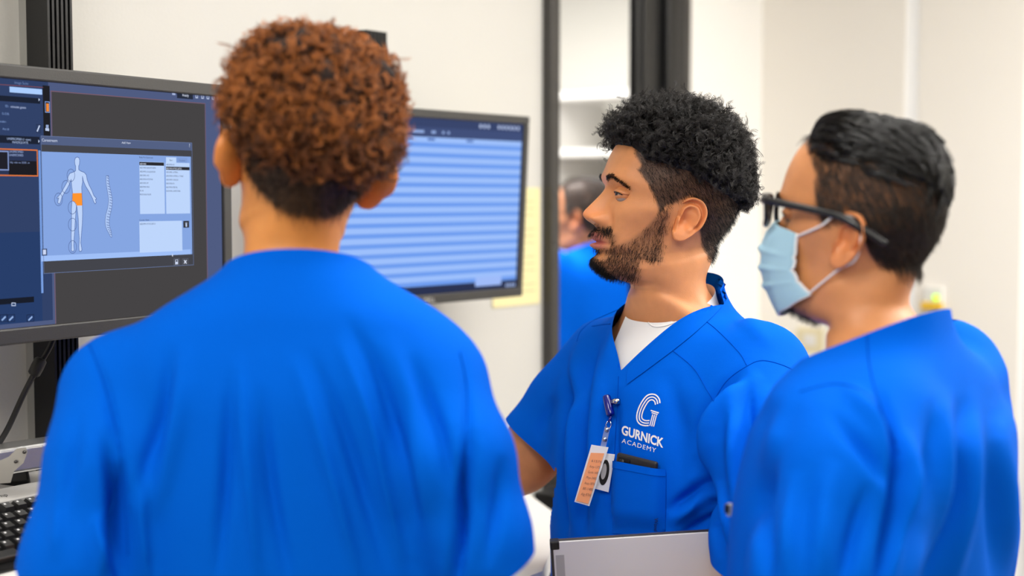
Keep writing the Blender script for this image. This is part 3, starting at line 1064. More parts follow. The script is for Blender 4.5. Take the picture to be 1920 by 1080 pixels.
def ear(side, size=1.0, flare=.40, dzear=0.0):
    """ear mesh in the head frame; side +1 = left"""
    out = spline([(.008, .0325), (.019, .0290), (.0265, .0170), (.0265, .002), (.0220, -.011), (.0150, -.0210), (.0070, -.0295), (-.002, -.0310), (-.0075, -.0245),
                  (-.0090, -.012), (-.0090, .000), (-.0100, .010), (-.0085, .0220), (-.001, .0300)], 5, True)
    n = len(out)
    cen = np.array([.005, .001])
    rho = np.array([0.02, .12, .22, .30, .38, .45, .52, .58, .64, .70, .76, .82, .87, .915, .955, .985, 1.0])
    R = []
    for r in rho:
        ring = cen + (out - cen) * r
        p, q = ring[:, 0], ring[:, 1]
        ang = np.arctan2(q - cen[1], p - cen[0])
        helix = sstep(-.9, -.3, ang) * sstep(3.3, 2.7, ang) * sstep(-.022, -.012, q)
        helix = np.maximum(helix, ((ang > 2.4) & (q > .004)).astype(float) * .8)
        lobe = sstep(-.014, -.022, q)
        h = flare * (p + .009)
        h = h + helix * (.0058 * gauss(r - .93, .055) - .0052 * gauss(r - .77, .07) + .0042 * gauss(r - .60, .07))
        h = h - .0085 * gauss(np.hypot((p - .004) / 1.0, (q + .001) / 1.35), .0080)
        h = h - .003 * gauss(np.hypot(p - .006, (q - .015) / .8), .006)
        h = h + .0042 * gauss(p + .0060, .0028) * gauss(q + .003, .0050)
        h = h - .0075 * sstep(-.0045, -.0085, p) * (1 - sstep(-.016, -.022, q))
        h = h + .0030 * gauss(p - .0095, .0045) * gauss(q + .0125, .0045)
        h = h + .0015 * lobe
        h = h - .0022 * sstep(.955, 1.0, r)
        R.append(np.stack([p, q, h], -1))
    front = np.array(R)
    # back surface
    B = []
    for r in (1.0, .96, .88, .76, .62, .48):
        ring = cen + (out - cen) * r
        p, q = ring[:, 0], ring[:, 1]
        h = flare * (p + .009) - .0042 - .0035 * sstep(1.0, .9, r) - .018 * (1 - r)
        B.append(np.stack([p, q, h], -1))
    R = np.concatenate([front, np.array(B)])
    V, F = loft(R, True)
    V = V * size
    a = math.radians(-9)
    p = V[:, 0] * math.cos(a) - V[:, 1] * math.sin(a)
    q = V[:, 0] * math.sin(a) + V[:, 1] * math.cos(a)
    V = np.stack([side * (.0735 + V[:, 2]), p + .004, q + .001 + dzear], -1)
    if side < 0:
        F = [f[::-1] for f in F]
    return V, F


EYE_C = np.array([.0315, -.0715, .0140])
EYE_R = .0122


def lids(side, up=14.0, lo=-24.0, tilt=3.0):
    """upper and lower eyelids as thick shells over the eyeball"""
    parts = []
    az = np.radians(np.linspace(-96, 112, 45))
    open_ = np.cos(np.clip(az / math.radians(64), -1, 1) * math.pi / 2) ** .8
    mid = math.radians((up + lo) / 2 - 1)
    for top in (True, False):
        edge = mid + (math.radians(up if top else lo) - mid) * open_
        far = math.radians(82 if top else -82)
        R = []
        for rr, ts in ((EYE_R + .0004, (0.0,)), (EYE_R + .0016, (0.0, .04, .12, .25, .45, .7, 1.0))):
            for t in ts:
                el = edge + (far - edge) * t
                r = rr + (.0010 * math.sin(min(t * 4, 1) * math.pi) if top else -.0008) - (.002 if top else .0045) * max(0, t - .15)
                R.append(np.stack([r * np.sin(az) * np.cos(el), -r * np.cos(az) * np.cos(el), r * np.sin(el)], -1))
        V, F = loft(R, False, closed=False)
        parts.append((V, F))
    V, F = merge(parts)
    a = math.radians(tilt)
    x = V[:, 0] * side
    x2 = x * math.cos(a * side) - V[:, 2] * math.sin(a * side)
    z2 = x * math.sin(a * side) + V[:, 2] * math.cos(a * side)
    V = np.stack([x2, V[:, 1], z2], -1) + EYE_C * np.array([side, 1, 1])
    return V, F


def eyeball():
    n, m = 28, 36
    R = []
    for i in range(n):
        a = math.pi * (i + .02) / (n - 1 + .04)
        bulge = .0006 * math.exp(-(a / .45) ** 2)
        r = EYE_R + bulge
        th = np.linspace(0, 2 * np.pi, m, endpoint=False)
        R.append(np.stack([r * math.sin(a) * np.cos(th), np.full(m, -r * math.cos(a)), r * math.sin(a) * np.sin(th)], -1))
    V, F = loft(R, True)
    return V, F


M_EYE, N_, L_ = nodes_of('eyeball')
_b = N_['Principled BSDF']
_tc = N_.new('ShaderNodeTexCoord')
_sep = N_.new('ShaderNodeSeparateXYZ')
L_.new(_tc.outputs['Object'], _sep.inputs[0])
_cr = N_.new('ShaderNodeValToRGB')
_mr = N_.new('ShaderNodeMapRange')
_mr.inputs['From Min'].default_value = -.0130
_mr.inputs['From Max'].default_value = -.0090
L_.new(_sep.outputs['Y'], _mr.inputs['Value'])
L_.new(_mr.outputs['Result'], _cr.inputs['Fac'])
_cr.color_ramp.elements[0].color = (.004, .003, .002, 1)
_cr.color_ramp.elements[0].position = 0.22
_cr.color_ramp.elements[1].color = (.36, .29, .24, 1)
_cr.color_ramp.elements[1].position = 0.60
_e = _cr.color_ramp.elements.new(.27)
_e.color = (.045, .018, .008, 1)
_e = _cr.color_ramp.elements.new(.50)
_e.color = (.03, .012, .006, 1)
L_.new(_cr.outputs['Color'], _b.inputs['Base Color'])
_b.inputs['Roughness'].default_value = .2
M_LASH = mat('black_lash', (18, 13, 10), .6, noise=.1, nscale=200)


def hand(curl=0.5, spread=0.12, right=True):
    """hand pointing along -y from the wrist at the origin, palm facing -z, thumb on +x for a right hand"""
    parts = []
    # palm loft from wrist to knuckles
    R = []
    th = np.linspace(0, 2 * np.pi, 20, endpoint=False)
    for y, hw, hh, z in ((.03, .026, .021, 0), (0, .027, .019, 0), (-.02, .034, .018, 0), (-.045, .041, .0165, 0), (-.07, .043, .0145, .001), (-.088, .041, .012, .001), (-.095, .036, .008, 0)):
        R.append(np.stack([hw * np.sign(np.cos(th)) * np.abs(np.cos(th)) ** .8, np.full(20, y), z + hh * np.sin(th)], -1))
    parts.append(loft(R))
    for k, (x, L) in enumerate(((.031, .072), (.0105, .080), (-.0105, .075), (-.030, .060))):
        p = np.array([x, -.080, .001])
        ang, side = -.12, (1.5 - k) * spread * .5
        path, rad = [p + np.array([0, .02, 0]), p], [.0098, .0098]
        for seg, (f, r) in enumerate(((.44, .0094), (.31, .0086), (.25, .0075))):
            ang += curl * (.75 if seg == 0 else 1.0)
            d = np.array([math.sin(side), -math.cos(side) * math.cos(ang), -math.sin(ang)])
            for q in (.5, 1.0):
                path.append(p + d * L * f * q)
                rad.append(r if q == 1 else r * .97)
            p = p + d * L * f
        path.append(p + d * .004)
        rad.append(.0045)
        parts.append(tube(path, rad, 10))
    # thumb from the side of the palm near its base
    p = np.array([.026, -.018, -.004])
    path, rad = [p + np.array([-.012, .008, 0]), p], [.0135, .0135]
    for (d, L, r) in (((.62, -.72, -.30), .034, .0118), ((.35, -.86, -.38), .030, .0104), ((.10, -.90, -.42), .024, .0088)):
        d = np.array(d) / np.linalg.norm(d)
        for q in (.5, 1.0):
            path.append(p + d * L * q)
            rad.append(r)
        p = p + d * L
    path.append(p + d * .004)
    rad.append(.005)
    parts.append(tube(path, rad, 10))
    V, F = merge(parts)
    if not right:
        V = V * np.array([-1, 1, 1])
        F = [f[::-1] for f in F]
    return V, F


def xf(M, V):
    A = np.array(M)
    return np.asarray(V) @ A[:3, :3].T + A[:3, 3]


def aim(p, d, up):
    """matrix whose -y axis points along d and whose z axis leans to up"""
    y = -Vector(d).normalized()
    x = y.cross(Vector(up)).normalized()
    z = x.cross(y).normalized()
    M = Matrix((x, y, z)).transposed().to_4x4()
    M.translation = p
    return M


def surface_nets(f, org, h):
    ins = f < 0
    nx, ny, nz = f.shape
    cs = (slice(0, -1), slice(1, None))
    cnt = np.zeros((nx - 1, ny - 1, nz - 1), np.int8)
    for i in (0, 1):
        for j in (0, 1):
            for k in (0, 1):
                cnt += ins[cs[i], cs[j], cs[k]]
    act = (cnt > 0) & (cnt < 8)
    ids = np.full(act.shape, -1, np.int64)
    ids[act] = np.arange(act.sum())
    C = np.argwhere(act)
    acc = np.zeros((len(C), 3))
    num = np.zeros(len(C))
    for ax in range(3):
        o1, o2 = [a for a in range(3) if a != ax]
        for i in (0, 1):
            for j in (0, 1):
                p0 = C.copy()
                p0[:, o1] += i
                p0[:, o2] += j
                p1 = p0.copy()
                p1[:, ax] += 1
                f0 = f[p0[:, 0], p0[:, 1], p0[:, 2]]
                f1 = f[p1[:, 0], p1[:, 1], p1[:, 2]]
                c = (f0 < 0) != (f1 < 0)
                t = np.where(c, f0 / np.where(c, f0 - f1, 1), 0)
                q = p0.astype(float)
                q[:, ax] += t
                acc += q * c[:, None]
                num += c
    V = acc / num[:, None] * h + org
    F = []
    for ax in range(3):
        o1, o2 = [a for a in range(3) if a != ax]
        s0 = [slice(None)] * 3
        s1 = [slice(None)] * 3
        s0[ax], s1[ax] = slice(0, -1), slice(1, None)
        ch = ins[tuple(s0)] != ins[tuple(s1)]
        E = np.argwhere(ch)
        ok = (E[:, o1] > 0) & (E[:, o2] > 0) & (E[:, o1] < f.shape[o1] - 1) & (E[:, o2] < f.shape[o2] - 1)
        E = E[ok]
        q = []
        for d1, d2 in ((-1, -1), (0, -1), (0, 0), (-1, 0)):
            c = E.copy()
            c[:, o1] += d1
            c[:, o2] += d2
            q.append(ids[c[:, 0], c[:, 1], c[:, 2]])
        q = np.stack(q, 1)
        flip = ins[E[:, 0], E[:, 1], E[:, 2]] ^ (ax == 1)
        q[~flip] = q[~flip][:, ::-1]
        F.append(q)
    return V, np.concatenate(F)


def smooth_verts(V, F, it=4, lam=.5):
    E = np.concatenate([F[:, [0, 1]], F[:, [1, 2]], F[:, [2, 3]], F[:, [3, 0]]])
    n = len(V)
    deg = np.bincount(E[:, 0], minlength=n) + np.bincount(E[:, 1], minlength=n)
    for i in range(it):
        A = np.zeros_like(V)
        for c in range(3):
            A[:, c] = np.bincount(E[:, 0], V[E[:, 1], c], n) + np.bincount(E[:, 1], V[E[:, 0], c], n)
        A /= np.maximum(deg, 1)[:, None]
        V = V + lam * (A - V)
    return V


def smin(a, b, k):
    h = np.clip(.5 + .5 * (b - a) / k, 0, 1)
    return b + (a - b) * h - k * h * (1 - h)


def cone(Pt, a, b, ra, rb):
    a, b = np.asarray(a, float), np.asarray(b, float)
    d = b - a
    t = np.clip(((Pt - a) @ d) / (d @ d), 0, 1)
    return np.linalg.norm(Pt - a - t[..., None] * d, axis=-1) - (ra + (rb - ra) * t)


def garment_sdf(torso, sleeves, lo, hi, h=.007, k=.03, ease=0.0):
    """torso: rows (z, half width, front y, back y, centre x, exponent); sleeves: chains [(p, r), ...]"""
    ax = [np.arange(lo[i], hi[i] + h, h) for i in range(3)]
    G = np.stack(np.meshgrid(*ax, indexing='ij'), -1)
    T = np.array(sorted(torso))
    zt = spline(T, 10)
    o = np.argsort(zt[:, 0])
    zt = zt[o]
    z = ax[2]
    a, yf, yb, cx, e = [np.interp(z, zt[:, 0], zt[:, i])[None, None, :] for i in (1, 2, 3, 4, 5)]
    a = a + ease
    cy, b = (yf + yb) / 2, (yb - yf) / 2 + ease
    kk = (np.abs((G[..., 0] - cx) / a) ** e + np.abs((G[..., 1] - cy) / b) ** e) ** (1 / e)
    d = (kk - 1) * np.minimum(a, b)
    d = np.where((G[..., 2] > T[-1, 0]) | (G[..., 2] < T[0, 0]), np.maximum(d, .05), d)
    for ch in sleeves:
        ds = None
        for (p0, r0), (p1, r1) in zip(ch[:-1], ch[1:]):
            q = cone(G, p0, p1, r0 + ease, r1 + ease)
            ds = q if ds is None else smin(ds, q, .02)
        d = smin(d, ds, k)
    V, F = surface_nets(d, np.array(lo), h)
    return smooth_verts(V, F, 3), F


def cut(bm, co, no, test):
    """cut away what lies on the +no side of a plane among the verts that pass test"""
    vs = [v for v in bm.verts if test(v.co)]
    s = set(vs)
    es = [e for e in bm.edges if e.verts[0] in s and e.verts[1] in s]
    fs = [f for f in bm.faces if all(v in s for v in f.verts)]
    bmesh.ops.bisect_plane(bm, geom=vs + es + fs, plane_co=co, plane_no=no, dist=1e-5)
    no = Vector(no).normalized()
    co = Vector(co)
    kill = [v for v in bm.verts if test(v.co) and (v.co - co).dot(no) > 2e-5]
    bmesh.ops.delete(bm, geom=kill, context='VERTS')


def subdivide_mesh(me, levels=1):
    o = bpy.data.objects.new('tmp', me)
    COL.objects.link(o)
    md = o.modifiers.new('s', 'SUBSURF')
    md.levels = md.render_levels = levels
    md.boundary_smooth = 'PRESERVE_CORNERS'
    bpy.context.view_layer.update()
    m2 = bpy.data.meshes.new_from_object(o.evaluated_get(bpy.context.evaluated_depsgraph_get()))
    bpy.data.objects.remove(o)
    return m2


def mesh_arrays(me):
    n = len(me.vertices)
    V = np.empty(n * 3, np.float32)
    me.vertices.foreach_get('co', V)
    Nn = np.empty(n * 3, np.float32)
    me.vertex_normals.foreach_get('vector', Nn)
    return V.reshape(-1, 3).astype(float), Nn.reshape(-1, 3).astype(float)


def seg_dist(p, poly):
    """distance in pixels from points to a polyline and the parameter along it (0..1)"""
    best = np.full(len(p), 1e9)
    par = np.zeros(len(p))
    L = np.concatenate([[0], np.cumsum(np.linalg.norm(np.diff(poly, axis=0), axis=1))])
    for i in range(len(poly) - 1):
        a, b = poly[i], poly[i + 1]
        d = b - a
        t = np.clip(((p - a) @ d) / (d @ d + 1e-9), 0, 1)
        q = np.linalg.norm(p - a - t[:, None] * d, axis=1)
        m = q < best
        best[m] = q[m]
        par[m] = (L[i] + t[m] * (L[i + 1] - L[i])) / L[-1]
    return best, par


FOLD_GAIN = 2.6


def fold(me, strokes, both=False):
    """press folds into cloth: strokes ((pixel path), height in m, half width in px, fade)"""
    V, Nn = mesh_arrays(me)
    uv = proj(V)
    view = V - np.array([0, 0, HC])
    view /= np.linalg.norm(view, axis=1)[:, None]
    fac = sstep(.25, -.15, (Nn * view).sum(1))
    D = np.zeros(len(V))
    for path, amp, w in strokes:
        poly = spline(path, 6)
        lo, hi = poly.min(0) - 3 * w, poly.max(0) + 3 * w
        idx = np.where((uv[:, 0] > lo[0]) & (uv[:, 0] < hi[0]) & (uv[:, 1] > lo[1]) & (uv[:, 1] < hi[1]))[0]
        if not len(idx):
            continue
        d, t = seg_dist(uv[idx], poly)
        fade = np.sin(np.clip(t, 0, 1) * math.pi) ** 1.2
        D[idx] += FOLD_GAIN * amp * np.exp(-(d / w) ** 2) * fade
    V = V + Nn * (D * fac)[:, None]
    me.vertices.foreach_set('co', V.astype(np.float32).reshape(-1))
    me.update()


def wrinkle(me, amp, freq, seed=0, stretch=(1, 1, .35)):
    """slow, vertical drape waves on all sides of a garment"""
    V, Nn = mesh_arrays(me)
    r = np.random.default_rng(seed)
    D = np.zeros(len(V))
    for k in range(7):
        d = r.normal(size=3) * np.array(stretch)
        d /= np.linalg.norm(d)
        f = freq * (0.6 + 1.2 * r.random())
        D += np.sin(V @ d * f + r.random() * 6.28 + 1.5 * np.sin(V @ (r.normal(size=3)) * 6)) / 7
    V = V + Nn * (D * amp)[:, None]
    me.vertices.foreach_set('co', V.astype(np.float32).reshape(-1))
    me.update()


class Cast:
    """drops pixel positions onto a mesh surface along the line of sight"""

    def __init__(self, me):
        bm = bmesh.new()
        bm.from_mesh(me)
        self.t = BVHTree.FromBMesh(bm)
        bm.free()

    def __call__(self, u, v, off=0.0):
        o = Vector((0, 0, HC))
        d = (P(u, v, 2.0) - o).normalized()
        hit, n, i, dist = self.t.ray_cast(o, d)
        if hit is None:
            return None
        if n.dot(d) > 0:
            n = -n
        return hit + n * off

    def path(self, px, per=8, off=0.0):
        pts = [self(u, v, off) for u, v in spline(px, per)]
        return [p for p in pts if p is not None]


def seam(name, cast, px, m, parent, w=.0011, off=.0002, per=10):
    pts = cast.path(px, per, off)
    if len(pts) < 3:
        return None
    return obj(name, *tube(pts, w, 5), m, parent)


def grid_patch(cast, quad, nu, nv, off):
    """grid over a pixel quad (tl, tr, br, bl) laid on a surface; off may be a function of (s, t)"""
    q = [np.array(p, float) for p in quad]
    V, F = [], []
    for j in range(nv + 1):
        for i in range(nu + 1):
            s, t = i / nu, j / nv
            p = (q[0] * (1 - s) + q[1] * s) * (1 - t) + (q[3] * (1 - s) + q[2] * s) * t
            w = cast(p[0], p[1], off(s, t) if callable(off) else off)
            V.append(w if w is not None else (0, 0, 0))
    for j in range(nv):
        for i in range(nu):
            a = j * (nu + 1) + i
            F.append((a, a + nu + 1, a + nu + 2, a + 1))
    return np.array([tuple(v) for v in V]), F


def place(pos, yaw, pitch=0.0, roll=0.0, sc=1.0):
    """yaw 0 faces the camera (-y); pitch up positive; roll positive leans to the person's left"""
    return Matrix.Translation(pos) @ Matrix.Rotation(math.radians(yaw), 4, 'Z') @ Matrix.Rotation(math.radians(-pitch), 4, 'X') @ Matrix.Rotation(math.radians(roll), 4, 'Y') @ Matrix.Scale(sc, 4)


def make_person(label, group, HM, BM, dz, skin_mat, base, tintf, arms, face=None, res=(10, 256), lid=(14, -24), eyes=True, floor_legs=True, gaze=0.0, earspec=(1.0, .40)):
    """one continuous body (head, neck, trunk, limbs); returns root, head surface arrays"""
    root = thing('person', label, 'person', (BM.translation.x, BM.translation.y, 0), 0, group)
    inv = Matrix.Translation((-BM.translation.x, -BM.translation.y, 0))
    V0 = head_surface(res[0], res[1], dz, face)
    n, m = V0.shape[:2]
    flat = V0.reshape(-1, 3)
    z = flat[:, 2]
    w = sstep(-.175 + dz * .6, -.085, z)[:, None]
    # below the jaw the front of the neck follows the head later than the back
    Wd = xf(HM, flat) * w + xf(BM, flat) * (1 - w)
    V, F = loft(Wd.reshape(n, m, 3), True)
    parts, tints = [(V, F)], [tintf(flat)]
    b = np.array(base)
    for s in (1, -1):
        ev, ef = ear(s, *earspec)
        parts.append((xf(HM, ev), ef))
        tints.append(np.tile(b * np.array([1.05, .92, .86]), (len(ev), 1)))
        lv, lf = lids(s, *lid)
        parts.append((xf(HM, lv), lf))
        tints.append(np.tile(b * np.array([.9, .84, .8]), (len(lv), 1)))
    for chain, handspec in arms:
        pts = spline([tuple(p) for p, r in chain], 6)
        rr = spline([(r, 0) for p, r in chain], 6)[:, 0] * BM.to_scale()[0]
        av, af = tube(pts, rr, 20)
        parts.append((av, af))
        tints.append(np.tile(b, (len(av), 1)))
        if handspec:
            hm, hv = handspec
            parts.append((xf(hm, hv[0]), hv[1]))
            tints.append(np.tile(b, (len(hv[0]), 1)))
    if floor_legs:
        for s in (1, -1):
            zt = BM.translation.z
            bs = BM.to_scale()[0]
            loc = [(s * .085, .005, (.92 - zt) / bs), (s * .09, .0, (.72 - zt) / bs), (s * .092, -.005, (.48 - zt) / bs), (s * .092, .015, (.28 - zt) / bs), (s * .092, .02, (.08 - zt) / bs)]
            lv, lf = tube(xf(BM, spline(loc, 4)), np.interp(np.linspace(0, 1, 17), [0, .25, .5, .7, 1], [.082, .07, .05, .048, .036]), 16)
            parts.append((lv, lf))
            tints.append(np.tile(b, (len(lv), 1)))
    V, F = merge(parts)
    V = V - np.array([BM.translation.x, BM.translation.y, 0])
    o = obj('body', V, F, skin_mat, root)
    at = o.data.color_attributes.new('tint', 'FLOAT_COLOR', 'POINT')
    tt = np.concatenate(tints)
    at.data.foreach_set('color', np.concatenate([tt, np.ones((len(tt), 1))], 1).astype(np.float32).reshape(-1))
    if eyes:
        ev, ef = eyeball()
        for s in (1, -1):
            e = obj('eye', ev, ef, M_EYE, root)
            c = EYE_C * np.array([s, 1, 1])
            e.matrix_world = HM @ Matrix.Translation(c) @ Matrix.Rotation(math.radians(gaze), 4, 'Z')
            e.matrix_parent_inverse = inv
            az = np.radians(np.linspace(-60, 66, 15))
            mid = math.radians((lid[0] + lid[1]) / 2 - 1)
            el = mid + (math.radians(lid[0]) - mid) * np.cos(np.clip(az / math.radians(64), -1, 1) * math.pi / 2) ** .8
            r = EYE_R + .0020
            lp = np.stack([s * r * np.sin(az) * np.cos(el), -r * np.cos(az) * np.cos(el), r * np.sin(el)], -1) + c
            lv, lf = tube(xf(HM, lp) - np.array([BM.translation.x, BM.translation.y, 0]), .0007, 6)
            obj('eyelashes', lv, lf, M_LASH, root)
    # scalp data in world space for hair
    return root, flat, Wd, (n, m)


def root_normals(Wd, shape):
    R = Wd.reshape(shape[0], shape[1], 3)
    du = np.gradient(R, axis=0)
    dv = np.roll(R, -1, 1) - np.roll(R, 1, 1)
    N = np.cross(dv, du)
    A = np.linalg.norm(N, axis=-1)
    N = N / (A[..., None] + 1e-12)
    C = R[20].mean(0)
    sgn = np.sign((N[30:60] * (R[30:60] - C)).sum())
    return (N * sgn).reshape(-1, 3), A.reshape(-1)


def pick_roots(flat, Wd, shape, mask, count, rng):
    N, A = root_normals(Wd, shape)
    wt = A * mask
    idx = rng.choice(len(flat), count, p=wt / wt.sum())
    R = Wd.reshape(shape[0], shape[1], 3)
    du = np.gradient(R, axis=0).reshape(-1, 3)
    dv = ((np.roll(R, -1, 1) - np.roll(R, 1, 1)) / 2).reshape(-1, 3)
    j = rng.random((count, 2)) - .5
    p = Wd[idx] + du[idx] * j[:, :1] + dv[idx] * j[:, 1:]
    return idx, p, N[idx]


def curls(p, n, length, rad, turns, k, rng, lean=None, clump=None, jitter=.35):
    """helical strands; arrays per strand"""
    c = len(p)
    d = n + jitter * rng.normal(size=(c, 3))
    if lean is not None:
        d = d + lean
    d /= np.linalg.norm(d, axis=1)[:, None]
    a = rng.normal(size=(c, 3))
    e1 = np.cross(d, a)
    e1 /= np.linalg.norm(e1, axis=1)[:, None]
    e2 = np.cross(d, e1)
    t = np.linspace(0, 1, k)[None, :, None]
    ph = (rng.random(c) * 6.28)[:, None, None]
    L = np.asarray(length).reshape(-1, 1, 1)
    rr = np.asarray(rad).reshape(-1, 1, 1)
    tw = np.asarray(turns).reshape(-1, 1, 1)
    bend = e1[:, None, :] * (t ** 2) * L * .35 * rng.normal(size=(c, 1, 1))
    h = rr * np.minimum(1, t * 3.5)
    ang = 2 * np.pi * tw * t + ph
    return p[:, None, :] + d[:, None, :] * L * t + bend + h * (np.cos(ang) * e1[:, None, :] + np.sin(ang) * e2[:, None, :])


def hair_cap(name, flat, Wd, shape, mask, thick, m, root, seed=0, rough=.25, sub=2):
    """soft volume under the strands"""
    n, mm = shape
    N, A = root_normals(Wd, shape)
    r = np.random.default_rng(seed)
    V = Wd.copy()
    nz = np.zeros(len(V))
    for k in range(10):
        d = r.normal(size=3)
        d /= np.linalg.norm(d)
        nz += np.sin(V @ d * (150 + 260 * r.random()) + r.random() * 6.28)
    nz /= 10 ** .5
    V = V + N * (thick * mask * (1 + rough * nz) - .002 * (mask < .02))[:, None]
    keep = mask > .02
    i = np.arange(n - 1)[:, None] * mm
    j = np.arange(mm)[None, :]
    F = np.stack([i + j, i + (j + 1) % mm, i + mm + (j + 1) % mm, i + mm + j], -1).reshape(-1, 4)
    F = F[keep[F].any(1)]
    used = np.unique(F)
    mp = np.full(len(V), -1)
    mp[used] = np.arange(len(used))
    o = obj(name, V[used] - np.array(root.location), mp[F], m, root)
    return o


def scrub_top(root, BM, torso, sleeves_w, hems, collar, m, strokes=(), h=.007, ease=0.0, name='scrub_top', wr=(.004, 14), k=.03, vneck=None, levels=1, zcut=None, seed=1, sidecut=None):
    inv = BM.inverted()
    sl = [[(tuple(inv @ Vector(p)), r) for p, r in ch] for ch in sleeves_w]
    T = np.array(torso)
    lo = [min(-T[:, 1].max() - .03, min([p[0] - r for ch in sl for p, r in ch], default=0) - .02), min(T[:, 2].min() - .03, min([p[1] - r for ch in sl for p, r in ch], default=0) - .02), min(T[:, 0].min(), min([p[2] - r for ch in sl for p, r in ch], default=0)) - .02]
    hi = [max(T[:, 1].max() + .03, max([p[0] + r for ch in sl for p, r in ch], default=0) + .02), max(T[:, 3].max() + .03, max([p[1] + r for ch in sl for p, r in ch], default=0) + .02), T[:, 0].max() + .03]
    V, F = garment_sdf(torso, sl, lo, hi, h, k, ease)
    me = new_mesh(name, V, F)
    bm = bmesh.new()
    bm.from_mesh(me)
    bmesh.ops.recalc_face_normals(bm, faces=bm.faces)
    # neck opening
    cut(bm, collar[0], collar[1], lambda c: abs(c.x - T[-1, 4]) < .17 and c.z > collar[2])
    if vneck:
        bot, half, top = vneck      # V bottom (x, z), half width at the top, top z : both planes lean outwards
        x0, z0 = bot
        vs = [v for v in bm.verts if v.co.y < .02 and v.co.z > z0 - .03 and abs(v.co.x - x0) < half + .05]
        for s in (1, -1):
            no = Vector((s * (top - z0), 0, -half)).normalized()
            vs = [v for v in bm.verts if v.co.y < .02 and v.co.z > z0 - .03 and abs(v.co.x - x0) < half + .06]
            ss = set(vs)
            bmesh.ops.bisect_plane(bm, geom=vs + [e for e in bm.edges if e.verts[0] in ss and e.verts[1] in ss] + [f for f in bm.faces if all(v in ss for v in f.verts)], plane_co=(x0, 0, z0), plane_no=no, dist=1e-5)
        kill = []
        for f in bm.faces:
            c = f.calc_center_median()
            if c.y < .02 and c.z > z0 and abs(c.x - x0) < half * (c.z - z0) / (top - z0):
                kill.append(f)
        bmesh.ops.delete(bm, geom=kill, context='FACES')
    for co, no, r in hems:
        c0 = inv @ Vector(co)
        nn = inv.to_3x3() @ Vector(no)
        cut(bm, c0, nn, lambda c, c0=c0, r=r: (c - c0).length < r)
    if sidecut:
        for q, sc_ in ((1, sidecut[0]), (-1, sidecut[1])):
            cut(bm, (q * sc_, 0, 0), (q, 0, 0), lambda c: True)
    zb = T[:, 0].min() + .03 if zcut is None else zcut
    cut(bm, (0, 0, zb), (0, 0, -1), lambda c: c.z < zb + .05)
    bm.to_mesh(me)
    bm.free()
    if levels:
        me = subdivide_mesh(me, levels)
    V, _ = mesh_arrays(me)
    Vw = xf(BM, V)
    me.vertices.foreach_set('co', Vw.astype(np.float32).reshape(-1))
    me.update()
    if wr:
        wrinkle(me, wr[0], wr[1], seed)
    if strokes:
        fold(me, strokes)
    cast = Cast(me)
    V, _ = mesh_arrays(me)
    me.vertices.foreach_set('co', (V - np.array(root.location)).astype(np.float32).reshape(-1))
    me.update()
    me.materials.clear()
    me.materials.append(m)
    me.polygons.foreach_set('use_smooth', np.ones(len(me.polygons), bool))
    o = link(bpy.data.objects.new(name, me), root)
    return o, cast


def trousers_and_shoes(root, BM, m, mshoe, msole):
    zt = BM.translation.z
    bs = BM.to_scale()[0]
    Z = lambda z: (z - zt) / bs
    chains = [[((s * .085, .005, Z(.95)), .105), ((s * .092, 0, Z(.70)), .098), ((s * .095, .0, Z(.45)), .082), ((s * .095, .015, Z(.10)), .082)] for s in (1, -1)]
    T = [(Z(.84), .15, -.10, .11, 0, 2.4), (Z(.90), .175, -.115, .125, 0, 2.4), (Z(1.0), .172, -.11, .115, 0, 2.4), (Z(1.08), .165, -.105, .105, 0, 2.4)]
    V, F = garment_sdf(T, chains, [-.24, -.16, Z(.06)], [.24, .17, Z(1.12)], .014, .03)
    Vw = xf(BM, V) - np.array(root.location)
    obj('trousers', Vw, F, m, root)
    for s in (1, -1):
        R, R2 = [], []
        th = np.linspace(0, 2 * np.pi, 20, endpoint=False)
        for y, w, hh in ((.075, .020, .05), (.06, .034, .075), (.02, .038, .085), (-.04, .040, .075), (-.10, .046, .055), (-.15, .044, .042), (-.185, .028, .03), (-.197, .008, .02)):
            R.append(np.stack([s * .095 + w * np.cos(th), np.full(20, y), .018 + hh * np.maximum(np.sin(th), -.12)], -1))
            R2.append(np.stack([s * .095 + (w + .004) * np.cos(th), np.full(20, y * 1.02), np.where(np.sin(th) > 0, .022, .0)], -1))
        V, F = loft(R)
        V[:, 2] = (V[:, 2] - zt) / bs
        sh = obj('shoe', xf(BM, V) - np.array(root.location), F, mshoe, root)
        V, F = loft(R2)
        V[:, 2] = (V[:, 2] - zt) / bs
        so = obj('sole', xf(BM, V) - np.array(root.location), F, msole, sh)

# ------------------------------------------------------------------ the people in the photograph
M_SCRUB = fabric('royal_blue_scrub', SCRUB_RGB)
M_SEAM = mat('blue_thread', (0, 74, 182), .9, spec=.03, noise=.05, nscale=200)
M_TROUSER = fabric('blue_trouser', SCRUB_RGB)
M_TEE = fabric('white_jersey', (238, 236, 232), 1300)
M_SHOE = mat('black_shoe', (28, 28, 30), .5, noise=.1)
M_SOLE = mat('white_sole', (220, 218, 212), .6, noise=.03)


def template(dz, sc=1.0, depth=1.0, cx=0.0):
    G = [(-.80, .210, -.125, .125), (-.62, .200, -.130, .115), (-.47, .192, -.135, .115), (-.35, .194, -.130, .125), (-.27, .192, -.110, .125), (-.235, .180, -.092, .120),
         (-.21, .155, -.078, .112), (-.19, .120, -.066, .104), (-.17, .088, -.057, .094), (-.15, .072, -.052, .086), (-.115, .066, -.046, .080), (-.06, .062, -.044, .078)]
    return [(z + (dz if z > -.3 else dz * max(0, 1 - (-.3 - z) / .5)), a * sc, f * depth, b * depth, cx, 2.3) for z, a, f, b in G]


# ---------------- middle man (P2)
K2 = 1.10


